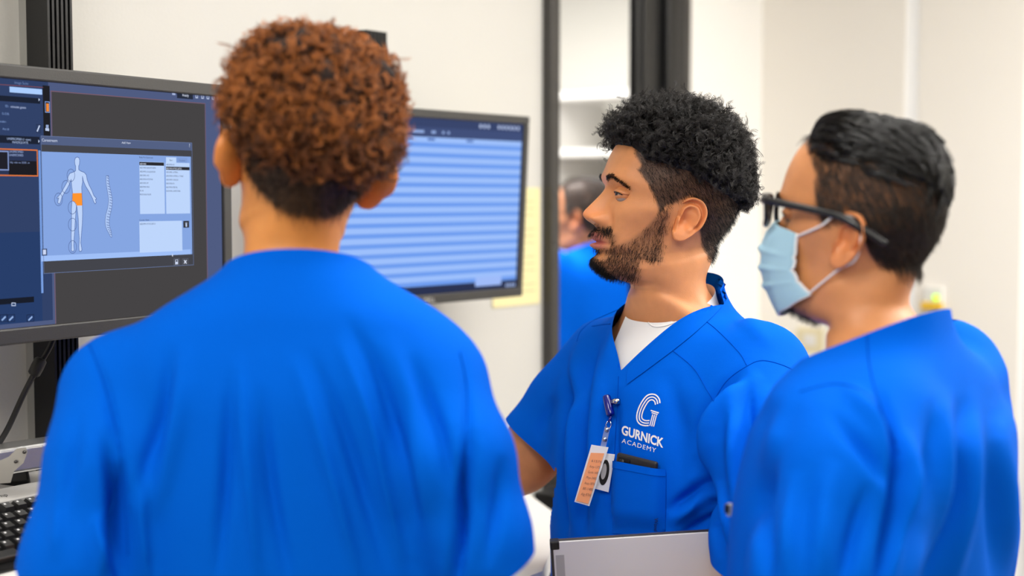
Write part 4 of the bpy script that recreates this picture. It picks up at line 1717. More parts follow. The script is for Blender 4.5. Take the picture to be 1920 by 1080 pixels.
def PA(u, v, Y):
    return P(u, v, Y * K2)


HM2 = place(PA(1268, 399, 1.785) + Vector((-.006, .065, 0)) * K2, -80, 8.5, 0, .925 * K2)
BM2 = place(Vector((.206 * K2, 1.850 * K2, HM2.translation.z - .011)), -50, sc=K2)
SKIN2 = lin((222, 150, 96))


def y_of(z, zs, ys):
    return np.interp(z, zs, ys)


def masks2(p):
    x, y, z = p[:, 0], p[:, 1], p[:, 2]
    ax = np.abs(x)
    zb = np.interp(y, [-.1, -.07, -.055, 0, .06, .1], [.088, .080, .066, .058, .036, .02])
    curl = sstep(-.002, .004, z - zb) * (z > -.02)
    yf = np.interp(z, [-.03, .0, .012, .03, .05, .056, .07], [-.030, -.031, -.036, -.048, -.064, -.060, -.07])
    zl = np.interp(y, [-.06, -.036, -.022, .012, .026, .045, .062, .085], [.02, -.03, .004, .024, -.006, -.040, -.058, -.064])
    fade = sstep(-.002, .004, y - yf) * sstep(-.004, .006, z - zl) * (ax > .02 * (y < 0))
    fade = np.maximum(fade, curl * 1.0)
    chk = np.interp(y, [-.10, -.08, -.06, -.045, -.032, -.018], [-.062, -.060, -.050, -.036, -.012, .004])
    beard = sstep(.008, -.006, z - chk) * sstep(-.006, -.022, y) * sstep(-.104, -.095, z) * np.where(z < -.070, sstep(-.030, -.048, y), 1.0)
    mus = gauss(z + .0375 - .10 * np.maximum(ax - .012, 0), .0062) * sstep(.034, .026, ax) * (y < -.06)
    mus = np.maximum(mus, gauss(ax - .030, .005) * sstep(-.075, -.065, z) * sstep(-.036, -.044, z) * (y < -.05))
    lipm = np.exp(-(ax / .022) ** 6) * sstep(-.066, -.0615, z) * sstep(-.0400, -.0435, z) * (y < -.07)
    soul = gauss(ax, .007) * gauss(z + .072, .006) * (y < -.06)
    beard = np.clip(np.maximum(np.maximum(beard, mus), soul), 0, 1) * (1 - lipm)
    beard = np.maximum(beard, mus * (1 - lipm))
    beard *= 1 - .85 * gauss(ax - .014, .008) * gauss(z + .072, .007) * (y < -.05)
    return curl, fade, beard, lipm


def tint2(p):
    curl, fade, beard, lipm = masks2(p)
    b = np.array(SKIN2)
    c = np.tile(b, (len(p), 1))
    x, y, z = p[:, 0], p[:, 1], p[:, 2]
    red = gauss(np.abs(x), .02) * gauss(z + .02, .012) * (y < -.08)
    c = c * (1 + red[:, None] * np.array([.08, -.08, -.12]))
    c = c * (1 - lipm[:, None]) + np.array(lin((188, 104, 92))) * lipm[:, None]
    k = (np.maximum(fade * .88, beard * .52))[:, None]
    return c * (1 - k) + np.array(lin((34, 25, 20))) * k


# right arm reaches to the desk, left arm holds the folder
SL2 = xf(BM2, [(.140, .012, -.190)])[0]
SR2 = xf(BM2, [(-.128, .012, -.195)])[0]
right2 = [(SR2, .052), (PA(1052, 770, 1.97), .050), (PA(990, 856, 1.975), .046), (PA(948, 876, 1.99), .045), (PA(880, 890, 2.03), .041), (PA(760, 915, 2.07), .029), (PA(740, 918, 2.075), .027)]
left2 = [(SL2, .042), (PA(1434, 860, 1.66), .040), (PA(1428, 1010, 1.63), .041), (PA(1418, 1090, 1.63), .041), (PA(1385, 1170, 1.65), .039), (PA(1300, 1262, 1.72), .029), (PA(1285, 1272, 1.725), .027)]


def arm_hand(chain, up, curl, right):
    p0, p1 = Vector(chain[-2][0]), Vector(chain[-1][0])
    return (aim(p1, p1 - p0, up), hand(curl, .12, right))


R2, flat2, Wd2, sh2 = make_person('man with short dark curls and beard in a blue scrub top with a logo', 'people in blue scrubs', HM2, BM2, .05, skin('skin_tan', (0, 0, 0)), SKIN2, tint2,
                                  [(right2, arm_hand(right2, (0, 0, 1), .25, True)), (left2, arm_hand(left2, (.5, -.8, .3), .9, False))],
                                  dict(nose=.95, lip=.95, chin=.0, chinz=.76, mouthz=.003, neck=1.15), (13, 288), (9, -14), gaze=0, earspec=(1.0, .34, -.009))

# hair
curl2, fade2, beard2, lip2 = masks2(flat2)
M_H2 = hair_mat('black_curls', (5, 4, 4), (12, 10, 10), (34, 30, 28), .4, .35)
M_H2CAP = mat('black_hair_base', (9, 8, 8), .8, noise=.2, nscale=300)
N2, _ = root_normals(Wd2, sh2)
th2 = .013 * sstep(0, .03, flat2[:, 2] - np.interp(flat2[:, 1], [-.1, -.055, 0, .06, .1], [.080, .062, .054, .028, .012])) * (1 - .3 * sstep(.02, .08, flat2[:, 1]))
hair_cap('hair_volume', flat2, Wd2, sh2, curl2, th2, M_H2CAP, R2, 3, .25)


def to_local(root, C):
    return C - np.array(root.location)


def clumped(flat, Wd, shape, mask, nclump, per, lenf, rad, turns, k, rng, lean, spread=.0022, jitter=.35, lift=None):
    idx, p, n = pick_roots(flat, Wd, shape, mask, nclump, rng)
    if lift is not None:
        p = p + n * lift[idx][:, None]
    L = lenf(flat[idx], rng)
    c = curls(p, n, L, rad * (0.7 + .6 * rng.random(nclump)), turns * (.7 + .6 * rng.random(nclump)), k, rng, lean, jitter=jitter)
    out = []
    for i in range(per):
        off = rng.normal(size=(nclump, 1, 3)) * spread
        wob = rng.normal(size=(nclump, k, 3)) * spread * .25
        sc = 1 + .25 * rng.normal(size=(nclump, 1, 1))
        out.append(c[:, :1] + (c - c[:, :1]) * (1 + .12 * (sc - 1)) + off + wob)
    return np.concatenate(out)


rg = np.random.default_rng(21)
lenf2 = lambda f, r: (.015 + .012 * r.random(len(f)) + .006 * (r.random(len(f)) > .85)) * (1 - .25 * sstep(.03, .09, f[:, 1])) + .006 * sstep(.06, .11, f[:, 2])
C = clumped(flat2, Wd2, sh2, np.where(curl2 > .6, curl2, 0), 2600, 7, lenf2, .0036, 2.6, 26, rg, np.array([0, 0, .05]), .0011, .45, th2 * .72)
hair_obj('hair', to_local(R2, C), .00032, M_H2, R2)
# short hair of the fade, beard, brows
M_H2S = hair_mat('black_short_hair', (9, 7, 6), (12, 9, 8), (18, 14, 12), .5, .25)


def short_hair(root, flat, Wd, shape, mask, count, L, dirv, m, rng, rad=.00016, name='short_hair', curv=.35, k=6):
    idx, p, n = pick_roots(flat, Wd, shape, mask, count, rng)
    d = n * .5 + dirv + rng.normal(size=(count, 3)) * .35
    d -= n * np.minimum(0, (d * n).sum(1) - .15)[:, None]
    d /= np.linalg.norm(d, axis=1)[:, None]
    t = np.linspace(0, 1, k)[None, :, None]
    ln = (L * (.5 + rng.random(count)))[:, None, None]
    bend = (dirv[None, None, :] if dirv.ndim == 1 else dirv[:, None, :]) * curv
    C = p[:, None, :] + d[:, None, :] * ln * t + bend * ln * t * t - n[:, None, :] * ln * t * t * .3
    return hair_obj(name, to_local(root, C), rad, m, root)


A2 = np.array(HM2)[:3, :3]
mous2 = gauss(flat2[:, 2] + .0400 - .25 * np.maximum(np.abs(flat2[:, 0]) - .014, 0), .0048) * sstep(.033, .026, np.abs(flat2[:, 0])) * (flat2[:, 1] < -.06)
mous2 = np.maximum(mous2, gauss(np.abs(flat2[:, 0]), .016) * sstep(-.074, -.082, flat2[:, 2]) * sstep(-.1, -.094, flat2[:, 2]) * (flat2[:, 1] < -.06) * .8)
down2 = A2 @ np.array([0, .35, -1.0])
short_hair(R2, flat2, Wd2, sh2, np.clip(fade2 - curl2, 0, 1), 8000, .0058, A2 @ np.array([0, .6, -.8]), M_H2S, rg, .00015, 'fade_hair')
short_hair(R2, flat2, Wd2, sh2, beard2 ** 2 * (.30 + .70 * sstep(-.045, -.07, flat2[:, 2]) + .5 * sstep(-.03, -.018, flat2[:, 1])), 4200, .0056, A2 @ np.array([0, -.1, -.9]), M_H2S, rg, .00015, 'beard', .5)


short_hair(R2, flat2, Wd2, sh2, np.where(mous2 > .2, mous2, 0), 1500, .0060, A2 @ np.array([0, -.1, -.9]), M_H2S, rg, .0002, 'moustache', .5)


def brow_mask(p, z0=.0325, arch=.004, thick=.0042):
    ax = np.abs(p[:, 0])
    zc = z0 + arch * np.sin(np.clip((ax - .012) / .036, 0, 1) * math.pi * .8) - .012 * np.clip((ax - .030) / .018, 0, 1)
    return sstep(.011, .015, ax) * sstep(.052, .044, ax) * gauss(p[:, 2] - zc, thick * .8) * (p[:, 1] < -.04)


def brows(root, flat, Wd, shape, HM, m, rng, count=900, **kw):
    mk = brow_mask(flat, **kw)
    mk = np.where(mk > .25, mk, 0)
    idx, p, n = pick_roots(flat, Wd, shape, mk, count, rng)
    A = np.array(HM)[:3, :3]
    s = np.sign(flat[idx, 0])[:, None]
    d = (A @ np.array([1, 0, 0]))[None, :] * s + n * .25 + (A @ np.array([0, 0, 1]))[None, :] * .25 + rng.normal(size=(count, 3)) * .15
    d /= np.linalg.norm(d, axis=1)[:, None]
    t = np.linspace(0, 1, 5)[None, :, None]
    C = p[:, None, :] + d[:, None, :] * t * .0068 - n[:, None, :] * t * t * .001
    return hair_obj('eyebrows', to_local(root, C), .00022, m, root)


brows(R2, flat2, Wd2, sh2, HM2, M_H2S, rg, 950)

# clothes
T2 = [(z - .006, a * (.87 if z < -.33 else .93 if z < -.15 else 1) - .003 * float(sstep(-.15, -.11, z)), f * .96, b - .020 * float(sstep(-.20, -.12, z)), cx, e) for z, a, f, b, cx, e in template(.05)]
sl2 = [[(SL2, .066), (PA(1430, 850, 1.665), .070), (PA(1438, 1000, 1.62), .062), (PA(1440, 1120, 1.59), .062)],
       [(SR2, .060), (PA(1066, 760, 1.97), .056), (PA(1016, 842, 1.972), .062), (PA(980, 905, 1.975), .064)]]
hems2 = [(PA(1438, 1068, 1.61), Vector((-.12, .1, -1)), .14), (PA(1020, 836, 1.972), PA(965, 895, 1.975) - PA(1056, 770, 1.97), .12)]
STROKES2 = [
    ([(1068, 660), (1060, 780), (1058, 900), (1060, 1030)], -.009, 8), ([(1085, 660), (1078, 780), (1076, 900), (1080, 1030)], .006, 10), ([(1102, 650), (1098, 780), (1096, 920), (1098, 1030)], -.005, 9),
    ([(1128, 640), (1120, 760), (1114, 900), (1114, 1030)], .005, 14), ([(1156, 720), (1150, 860), (1152, 1020)], -.004, 9), ([(1175, 560), (1150, 640), (1128, 720)], .003, 12),
    ([(1300, 900), (1308, 810), (1350, 740), (1400, 690)], -.008, 11), ([(1320, 890), (1330, 810), (1372, 750), (1430, 700)], .008, 16),
    ([(1300, 850), (1322, 920), (1345, 1000), (1356, 1050)], -.010, 11), ([(1385, 720), (1376, 820), (1382, 920), (1392, 1020)], .007, 12), ([(1402, 700), (1404, 800), (1414, 920)], -.006, 11),
    ([(1350, 900), (1362, 960), (1372, 1040)], .005, 10), ([(1440, 720), (1442, 820), (1446, 920)], .004, 14),
    ([(1255, 985), (1300, 950), (1335, 925)], .006, 10), ([(1250, 960), (1295, 925), (1325, 895)], -.006, 9), ([(1270, 1010), (1310, 985), (1345, 965)], -.005, 9),
    ([(1110, 590), (1080, 680), (1030, 760)], .003, 14), ([(1125, 610), (1098, 700), (1056, 800)], -.005, 12), ([(1040, 740), (1020, 790), (1010, 830)], -.003, 10),
    ([(1330, 540), (1400, 600), (1460, 660)], .002, 16), ([(1250, 690), (1275, 800), (1280, 920)], -.003, 18),
]
top2, cast2 = scrub_top(R2, BM2, T2, sl2, hems2, ((0, .075, -.062), (0, -.50, 1.0), -.2), M_SCRUB, STROKES2, vneck=((.0, -.190), .080, -.098), seed=2, levels=1)
tee2, castt2 = scrub_top(R2, BM2, [r for r in T2 if r[0] > -.40], [], [], ((0, .075, -.072), (0, -.48, 1.0), -.2), M_TEE, (), ease=-.0095, name='undershirt', wr=(.0005, 20), levels=1, zcut=-.215, sidecut=(.062, .043), seed=4)
trousers_and_shoes(R2, BM2, M_TROUSER, M_SHOE, M_SOLE)

# ---------------- front man seen from behind (P1)
HM1 = place(P(566, 320, 1.55), 199, 2, -9, .96)
BM1 = place(P(560, 322, 1.535), 184)
SKIN1 = lin((216, 142, 74))


def masks1(p):
    x, y, z = p[:, 0], p[:, 1], p[:, 2]
    zl = np.interp(y, [-.1, -.06, -.03, .0, .02, .035, .05, .065, .08, .1], [.088, .055, .040, .028, .016, -.016, -.036, -.050, -.056, -.056])
    hair = sstep(-.006, .006, z - zl) * (y > -.09)
    return hair


def tint1(p):
    h = masks1(p)
    k = (h * .9)[:, None]
    return np.array(SKIN1) * (1 - k) + np.array(lin((22, 15, 11))) * k


SL1 = P(228, 742, 1.52)
SR1 = P(798, 742, 1.50)
left1 = [(SL1, .045), (P(200, 900, 1.50), .042), (P(155, 1060, 1.47), .040), (P(125, 1110, 1.46), .042), (P(120, 1120, 1.56), .036), (P(112, 1085, 1.67), .027), (P(111, 1082, 1.685), .026)]
right1 = [(SR1, .045), (P(860, 900, 1.49), .040), (P(890, 1060, 1.48), .036), (P(875, 1150, 1.51), .038), (P(820, 1150, 1.60), .035), (P(780, 1060, 1.78), .027), (P(778, 1058, 1.79), .026)]
R1, flat1, Wd1, sh1 = make_person('man seen from behind with reddish brown curly hair in a blue scrub top', 'people in blue scrubs', HM1, BM1, .06, skin('skin_golden', (0, 0, 0)), SKIN1, tint1,
                                  [(left1, arm_hand(left1, (0, 0, 1), .35, False)), (right1, arm_hand(right1, (0, 0, 1), .35, True))], dict(width=1.03), (10, 240), earspec=(1.05, .68))
hair1 = masks1(flat1)
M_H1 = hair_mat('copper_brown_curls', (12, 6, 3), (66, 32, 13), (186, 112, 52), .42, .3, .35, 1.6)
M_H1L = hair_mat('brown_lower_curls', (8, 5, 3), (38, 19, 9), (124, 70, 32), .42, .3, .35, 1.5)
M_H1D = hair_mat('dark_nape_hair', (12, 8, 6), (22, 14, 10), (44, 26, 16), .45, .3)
M_H1CAP = mat('brown_hair_base', (34, 18, 10), .85, noise=.25, nscale=260)
zr1 = flat1[:, 2] + .25 * (flat1[:, 1] < 0) * 0
top1 = hair1 * sstep(-.012, .020, flat1[:, 2] - np.interp(flat1[:, 1], [-.03, .02, .05, .1], [.052, .046, .024, -.002]))
th1 = (.017 + .006 * sstep(.07, .12, flat1[:, 2])) * sstep(-.01, .05, flat1[:, 2] - np.interp(flat1[:, 1], [-.03, .02, .05, .1], [.045, .038, .016, -.01]))
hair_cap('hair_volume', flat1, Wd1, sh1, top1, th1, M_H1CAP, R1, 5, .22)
rg = np.random.default_rng(5)
low1 = sstep(.055, .015, flat1[:, 2] - .35 * np.clip(.06 - flat1[:, 1], 0, .1))
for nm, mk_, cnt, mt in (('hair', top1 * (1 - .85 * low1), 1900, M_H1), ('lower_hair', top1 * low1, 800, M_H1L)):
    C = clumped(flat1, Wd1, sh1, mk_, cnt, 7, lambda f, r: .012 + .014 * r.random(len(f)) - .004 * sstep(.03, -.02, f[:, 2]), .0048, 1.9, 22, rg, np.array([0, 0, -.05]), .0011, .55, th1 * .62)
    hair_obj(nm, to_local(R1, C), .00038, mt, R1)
A1 = np.array(HM1)[:3, :3]
short_hair(R1, flat1, Wd1, sh1, np.clip(hair1 * (1 - .7 * top1), 0, 1), 5000, .010, A1 @ np.array([0, .3, -.7]), M_H1D, rg, .0002, 'nape_hair')
brows(R1, flat1, Wd1, sh1, HM1, M_H1D, rg, 500)

T1 = [(-.80, .200, -.12, .125, 0, 2.3), (-.60, .196, -.125, .118, 0, 2.3), (-.45, .196, -.13, .118, 0, 2.3), (-.32, .198, -.125, .125, 0, 2.3), (-.24, .200, -.11, .126, 0, 2.3), (-.20, .195, -.095, .120, 0, 2.3),
      (-.168, .172, -.08, .112, 0, 2.3), (-.145, .142, -.07, .106, 0, 2.3), (-.125, .110, -.062, .098, 0, 2.2), (-.108, .085, -.056, .09, 0, 2.2), (-.09, .070, -.05, .082, 0, 2.1), (-.06, .064, -.045, .078, 0, 2.1)]
sl1 = [[(SL1, .066), (P(205, 860, 1.475), .062), (P(155, 1040, 1.455), .058), (P(120, 1160, 1.45), .060)],
       [(SR1, .060), (P(852, 860, 1.46), .060), (P(893, 1000, 1.455), .054), (P(925, 1140, 1.46), .054)]]
hems1 = [(P(125, 1068, 1.455), (-.35, .25, -1), .12), (P(915, 1078, 1.455), (.55, .1, -1), .12)]
STROKES1 = [
    ([(160, 630), (200, 740), (232, 900), (240, 1060)], -.003, 9), ([(322, 640), (300, 790), (252, 950)], -.0045, 14), ([(345, 640), (330, 800), (290, 980)], .0035, 18),
    ([(196, 800), (212, 930), (236, 1130)], -.012, 13), ([(224, 860), (228, 960), (246, 1100)], -.010, 9), ([(262, 860), (268, 1000), (285, 1140)], .004, 14),
    ([(432, 690), (424, 880), (404, 1120)], -.0042, 12), ([(446, 660), (464, 860), (486, 1120)], .0042, 12), ([(488, 720), (508, 920), (552, 1130)], -.0042, 12), ([(548, 660), (608, 850), (682, 1120)], .0042, 12),
    ([(578, 650), (646, 810), (730, 1080)], -.0042, 12), ([(628, 620), (705, 830), (760, 1090)], .0042, 12), ([(644, 590), (716, 720), (790, 1000)], -.0042, 12), ([(720, 620), (775, 780), (815, 1040)], .004, 20),
    ([(866, 660), (878, 760), (868, 900), (850, 1060)], -.003, 9), ([(886, 800), (868, 970), (844, 1140)], -.010, 12), ([(768, 660), (820, 800), (858, 960)], -.0045, 14),
    ([(150, 760), (130, 880), (105, 1010)], -.003, 14), ([(120, 860), (112, 960), (100, 1060)], .003, 14), ([(944, 850), (932, 960), (912, 1070)], -.004, 13), ([(180, 960), (186, 1010), (196, 1080)], .005, 9),
]
top1o, cast1 = scrub_top(R1, BM1, T1, sl1, hems1, ((0, .06, -.087), (0, -.35, 1.0), -.17), M_SCRUB, STROKES1, seed=7, wr=(.004, 13))
trousers_and_shoes(R1, BM1, M_TROUSER, M_SHOE, M_SOLE)

# ---------------- masked man at the right (P3)
K3 = .97


def PB(u, v, Y):
    return P(u, v, Y * K3)


HM3 = place(PB(1574, 432, 1.56) + Vector((.033, .056, 0)) * K3, -120, 3, 0, .925 * K3)
BM3 = place(Vector((HM3.translation.x + .018, HM3.translation.y - .015, HM3.translation.z - .010)), -131, sc=K3)
SKIN3 = lin((216, 146, 94))


def masks3(p):
    x, y, z = p[:, 0], p[:, 1], p[:, 2]
    ax = np.abs(x)
    yf = np.interp(z, [-.02, .01, .03, .07, .09, .10, .115], [-.022, -.026, -.032, -.036, -.044, -.054, -.068])
    zl = np.interp(y, [-.03, -.018, .012, .024, .035, .05, .07, .1], [.0, .018, .026, .0, -.028, -.040, -.044, -.044])
    hair = sstep(-.003, .006, y - yf) * sstep(-.005, .006, z - zl)
    top = hair * sstep(.072, .112, z + .14 * np.clip(y, 0, .1))
    goat = (gauss(ax, .026) * sstep(-.07, -.085, z) * (y < -.05)) * sstep(-.116, -.108, z)
    return hair, top, goat


def tint3(p):
    h, t, g = masks3(p)
    k = np.maximum(h * (.58 + .25 * sstep(.03, -.01, p[:, 2]) + .3 * t), g * .6)[:, None]
    return np.array(SKIN3) * (1 - k) + np.array(lin((30, 22, 18))) * k


SL3 = np.array(PB(1655, 805, 1.48))
SR3 = xf(BM3, [(-.158, .012, -.170)])[0]
left3 = [(SL3, .055), (PB(1575, 900, 1.43), .048), (PB(1548, 1080, 1.41), .046), (PB(1515, 1140, 1.41), .046), (PB(1470, 1190, 1.47), .040), (PB(1380, 1230, 1.56), .029), (PB(1372, 1233, 1.57), .027)]
right3 = [(SR3, .055), (xf(BM3, [(-.20, .0, -.40)])[0], .052), (xf(BM3, [(-.20, -.02, -.50)])[0], .046), (xf(BM3, [(-.15, -.14, -.55)])[0], .038), (xf(BM3, [(-.08, -.23, -.57)])[0], .029), (xf(BM3, [(-.07, -.24, -.572)])[0], .027)]
R3, flat3, Wd3, sh3 = make_person('man in glasses and a blue face mask with slicked dark hair', 'people in blue scrubs', HM3, BM3, .06, skin('skin_light_tan', (0, 0, 0)), SKIN3, tint3,
                                  [(left3, arm_hand(left3, (0, 0, 1), .6, False)), (right3, arm_hand(right3, (0, 0, 1), .6, True))], dict(width=1.02, neck=1.12, nose=.74), (10, 240), earspec=(1.1, .36, -.012))
hair3, topm3, goat3 = masks3(flat3)
M_H3 = hair_mat('slick_black_hair', (6, 5, 4), (10, 8, 7), (14, 12, 11), .22, .6)
M_H3S = hair_mat('short_brown_black_hair', (16, 11, 9), (32, 23, 19), (54, 42, 35), .33, .55)
rg = np.random.default_rng(9)
A3 = np.array(HM3)[:3, :3]
back3 = A3 @ np.array([0, 1, 0])
up3 = A3 @ np.array([0, 0, 1])


def combed(root, flat, Wd, shape, mask, count, lenf, dirf, m, rng, rad, name, lift, k=9, clump=None):
    idx, p, n = pick_roots(flat, Wd, shape, mask, count, rng)
    f = flat[idx]
    d = dirf(f)
    L = lenf(f, rng)[:, None, None]
    t = np.linspace(0, 1, k)[None, :, None]
    j = rng.normal(size=(count, 1, 3)) * .12
    tang = d - n * (d * n).sum(1)[:, None]
    tang /= np.linalg.norm(tang, axis=1)[:, None] + 1e-9
    li = (lift(f) if callable(lift) else np.full(count, lift))[:, None, None]
    # lies along the scalp: rises, then follows the curve of a sphere of about 9 cm
    C = p[:, None, :] + (tang[:, None, :] + j) * L * t + n[:, None, :] * (li * np.sin(np.minimum(t * 1.4, 1) * math.pi / 2) - (L * t) ** 2 / (2 * .095))
    return hair_obj(name, to_local(root, C), rad, m, root)


sidem = np.clip(hair3 - topm3 * .6, 0, 1)
M_H3CAP = mat('black_hair_base_b', (20, 16, 14), .6, noise=.2, nscale=300)
th3 = .004 * topm3


def combed_locks(root, flat, Wd, shape, mask, nlock, per, m, rng, name, k=10):
    """wet-looking locks: strands that share a root and close up at the tip"""
    idx, p, n = pick_roots(flat, Wd, shape, mask, nlock, rng)
    f = flat[idx]
    d = back3[None, :] + (A3 @ np.array([1, 0, 0]))[None, :] * (np.sign(f[:, 0:1]) * .22 + .18 * rng.normal(size=(nlock, 1))) - up3[None, :] * .15
    tang = d - n * (d * n).sum(1)[:, None]
    tang /= np.linalg.norm(tang, axis=1)[:, None]
    side = np.cross(tang, n)
    L = (.030 + .022 * rng.random(nlock))[:, None, None]
    li = (.0045 + .006 * rng.random(nlock) + .006 * sstep(-.03, -.07, f[:, 1]))[:, None, None]
    t = np.linspace(0, 1, k)[None, :, None]
    out = []
    for q in range(per):
        o = side * (rng.normal(size=(nlock, 1)) * .0022) + tang * (rng.normal(size=(nlock, 1)) * .003)
        bow = .0012 * rng.normal(size=(nlock, 1, 1))
        C = p[:, None, :] + o[:, None, :] * (1 - .75 * t) + tang[:, None, :] * L * t + n[:, None, :] * ((li + bow) * np.sin(np.minimum(t * 1.5, 1) * math.pi / 2) - (L * t) ** 2 / (2 * .092))
        out.append(C)
    return hair_obj(name, to_local(root, np.concatenate(out)), .00034, m, root)


combed_locks(R3, flat3, Wd3, sh3, topm3, 620, 22, M_H3, rg, 'hair')
combed(R3, flat3, Wd3, sh3, np.clip(hair3 - topm3 * .3, 0, 1) * (.6 + .4 * sstep(.05, .0, flat3[:, 2])), 11500, lambda f, r: .011 + .008 * r.random(len(f)), lambda f: back3[None, :] * .55 - up3[None, :] * .85, M_H3S, rg, .00024, 'side_hair', .0035, 6)
short_hair(R3, flat3, Wd3, sh3, goat3, 900, .006, A3 @ np.array([0, -.1, -.9]), M_H3S, rg, .00018, 'goatee', .5)
brows(R3, flat3, Wd3, sh3, HM3, M_H3S, rg, 700)
T3 = [(z - .01, a * 1.04 * (1 + .22 * float(np.exp(-((z + .135) / .025) ** 2))), f * 1.0, b * (1.10 if z < -.2 else 1.0), cx, e) for z, a, f, b, cx, e in template(.06)]
sl3 = [[(SL3, .064), (PB(1590, 900, 1.43), .074), (PB(1556, 1060, 1.41), .079), (PB(1540, 1200, 1.40), .082)],
       [(SR3, .072), (xf(BM3, [(-.205, .0, -.36)])[0], .08), (xf(BM3, [(-.215, -.01, -.48)])[0], .08)]]
hems3 = [(PB(1520, 1150, 1.40), PB(1515, 1200, 1.40) - PB(1552, 880, 1.42), .14), (xf(BM3, [(-.21, -.01, -.44)])[0], xf(BM3, [(-.215, -.01, -.48)])[0] - xf(BM3, [(-.205, 0, -.36)])[0], .13)]
STROKES3 = [
    ([(1640, 720), (1686, 860), (1684, 930), (1668, 1010), (1640, 1140)], -.013, 12), ([(1700, 800), (1712, 900), (1690, 1000), (1670, 1120)], .006, 14),
    ([(1750, 740), (1742, 880), (1700, 1000), (1676, 1120)], -.005, 13), ([(1775, 720), (1768, 880), (1730, 1020), (1705, 1130)], .006, 15), ([(1800, 740), (1784, 920), (1740, 1060), (1725, 1140)], -.0055, 14),
    ([(1826, 720), (1820, 900), (1790, 1060), (1775, 1140)], .005, 16), ([(1856, 760), (1866, 920), (1868, 1130)], -.005, 14), ([(1884, 780), (1892, 920), (1894, 1120)], .004, 12),
    ([(1580, 720), (1650, 800), (1684, 880)], .005, 16), ([(1550, 770), (1620, 840), (1676, 920)], -.005, 14), ([(1460, 820), (1430, 950), (1440, 1110)], -.007, 13),
    ([(1560, 860), (1545, 990), (1530, 1120)], .005, 22), ([(1630, 900), (1598, 1010), (1575, 1130)], -.005, 16), ([(1480, 740), (1448, 840), (1430, 930)], .003, 14), ([(1495, 880), (1480, 990), (1480, 1110)], .004, 16),
]
top3o, cast3 = scrub_top(R3, BM3, T3, sl3, hems3, ((0, .075, -.078), (0, -.45, 1.0), -.17), M_SCRUB, STROKES3, seed=11, wr=(.004, 13))
trousers_and_shoes(R3, BM3, M_TROUSER, M_SHOE, M_SOLE)

# ---------------- man in the room beyond the doorway (P4)
HM4 = place(P(1092, 412, 4.35), -118, 0, 0, .95)
BM4 = place(P(1104, 402, 4.35), -140)
SKIN4 = lin((190, 128, 92))


def tint4(p):
    h, t, g = masks3(p)
    k = np.maximum(h * .9, g * .6)[:, None]
    return np.array(SKIN4) * (1 - k) + np.array(lin((30, 22, 18))) * k


SL4 = xf(BM4, [(.158, .012, -.17)])[0]
SR4 = xf(BM4, [(-.158, .012, -.17)])[0]
arms4 = []
for S0, s in ((SL4, 1), (SR4, -1)):
    ch = [(S0, .055)] + [(xf(BM4, [q])[0], r) for q, r in (((s * .20, .01, -.40), .05), ((s * .20, -.01, -.48), .046), ((s * .19, -.10, -.56), .036), ((s * .15, -.20, -.60), .028), ((s * .148, -.205, -.602), .027))]
    arms4.append((ch, arm_hand(ch, (0, 0, 1), .5, s < 0)))
R4, flat4, Wd4, sh4 = make_person('man in a blue scrub top seen from behind in the room beyond the doorway', 'people in blue scrubs', HM4, BM4, .055, skin('skin_far', (0, 0, 0)), SKIN4, tint4, arms4, {}, (5, 120))
hair4, topm4, goat4 = masks3(flat4)
combed(R4, flat4, Wd4, sh4, hair4, 3500, lambda f, r: .012 + .008 * r.random(len(f)), lambda f: np.array(HM4)[:3, :3] @ np.array([0, .5, -.6]) + 0 * f, M_H3S, rg, .0005, 'hair', .006, 5)
sl4 = [[(SL4, .07), (xf(BM4, [(.20, .01, -.38)])[0], .075), (xf(BM4, [(.21, .0, -.50)])[0], .075)], [(SR4, .07), (xf(BM4, [(-.20, .01, -.38)])[0], .075), (xf(BM4, [(-.21, .0, -.50)])[0], .075)]]
hems4 = [(xf(BM4, [(s * .205, .005, -.45)])[0], xf(BM4, [(s * .21, .0, -.50)])[0] - xf(BM4, [(s * .20, .01, -.38)])[0], .13) for s in (1, -1)]
scrub_top(R4, BM4, template(.055), sl4, hems4, ((0, .06, -.085), (0, -.4, 1.0), -.17), M_SCRUB, (), h=.012, seed=13, levels=1)
trousers_and_shoes(R4, BM4, M_TROUSER, M_SHOE, M_SOLE)

# ------------------------------------------------------------------ what they wear and carry
M_THREAD = mat('white_embroidery', (244, 244, 240), .6, noise=.04, nscale=400, bump=.4, bscale=1500)
M_DARKTH = mat('navy_thread', (8, 28, 92), .7, noise=.1, nscale=400)


def casted(cast, pts, off):
    out = [cast(u, v, off) for u, v in pts]
    if any(p is None for p in out):
        good = [p for p in out if p is not None]
        out = [p if p is not None else good[0] for p in out]
    return out


def L2(root, pts):
    return [tuple(Vector(p) - root.location) for p in pts]


def strip(cast, inner, outer, per=8, off=.002, root=None):
    a, b = spline(inner, per), spline(outer, per)
    V, F = [], []
    last = None
    n = 5
    for p, q in zip(a, b):
        row = []
        for k in range(n):
            s = k / (n - 1)
            x = p * (1 - s) + q * s
            w = cast(x[0], x[1], off * (1.0 if 0 < k < n - 1 else .55))
            row.append(w)
        if any(w is None for w in row):
            g = [w for w in row if w is not None]
            if not g:
                continue
            row = [w if w is not None else g[0] for w in row]
        V += [tuple(w - root.location) for w in row]
    m = len(V) // n
    for j in range(m - 1):
        for i in range(n - 1):
            c0 = j * n + i
            F.append((c0, c0 + n, c0 + n + 1, c0 + 1))
    return V, F


def seam_on(root, cast, px, w=.0006, m=None, name='seam'):
    pts = cast.path(px, 8, .0002)
    if len(pts) > 2:
        obj(name, *tube(L2(root, pts), w, 5), m or M_SEAM, root)


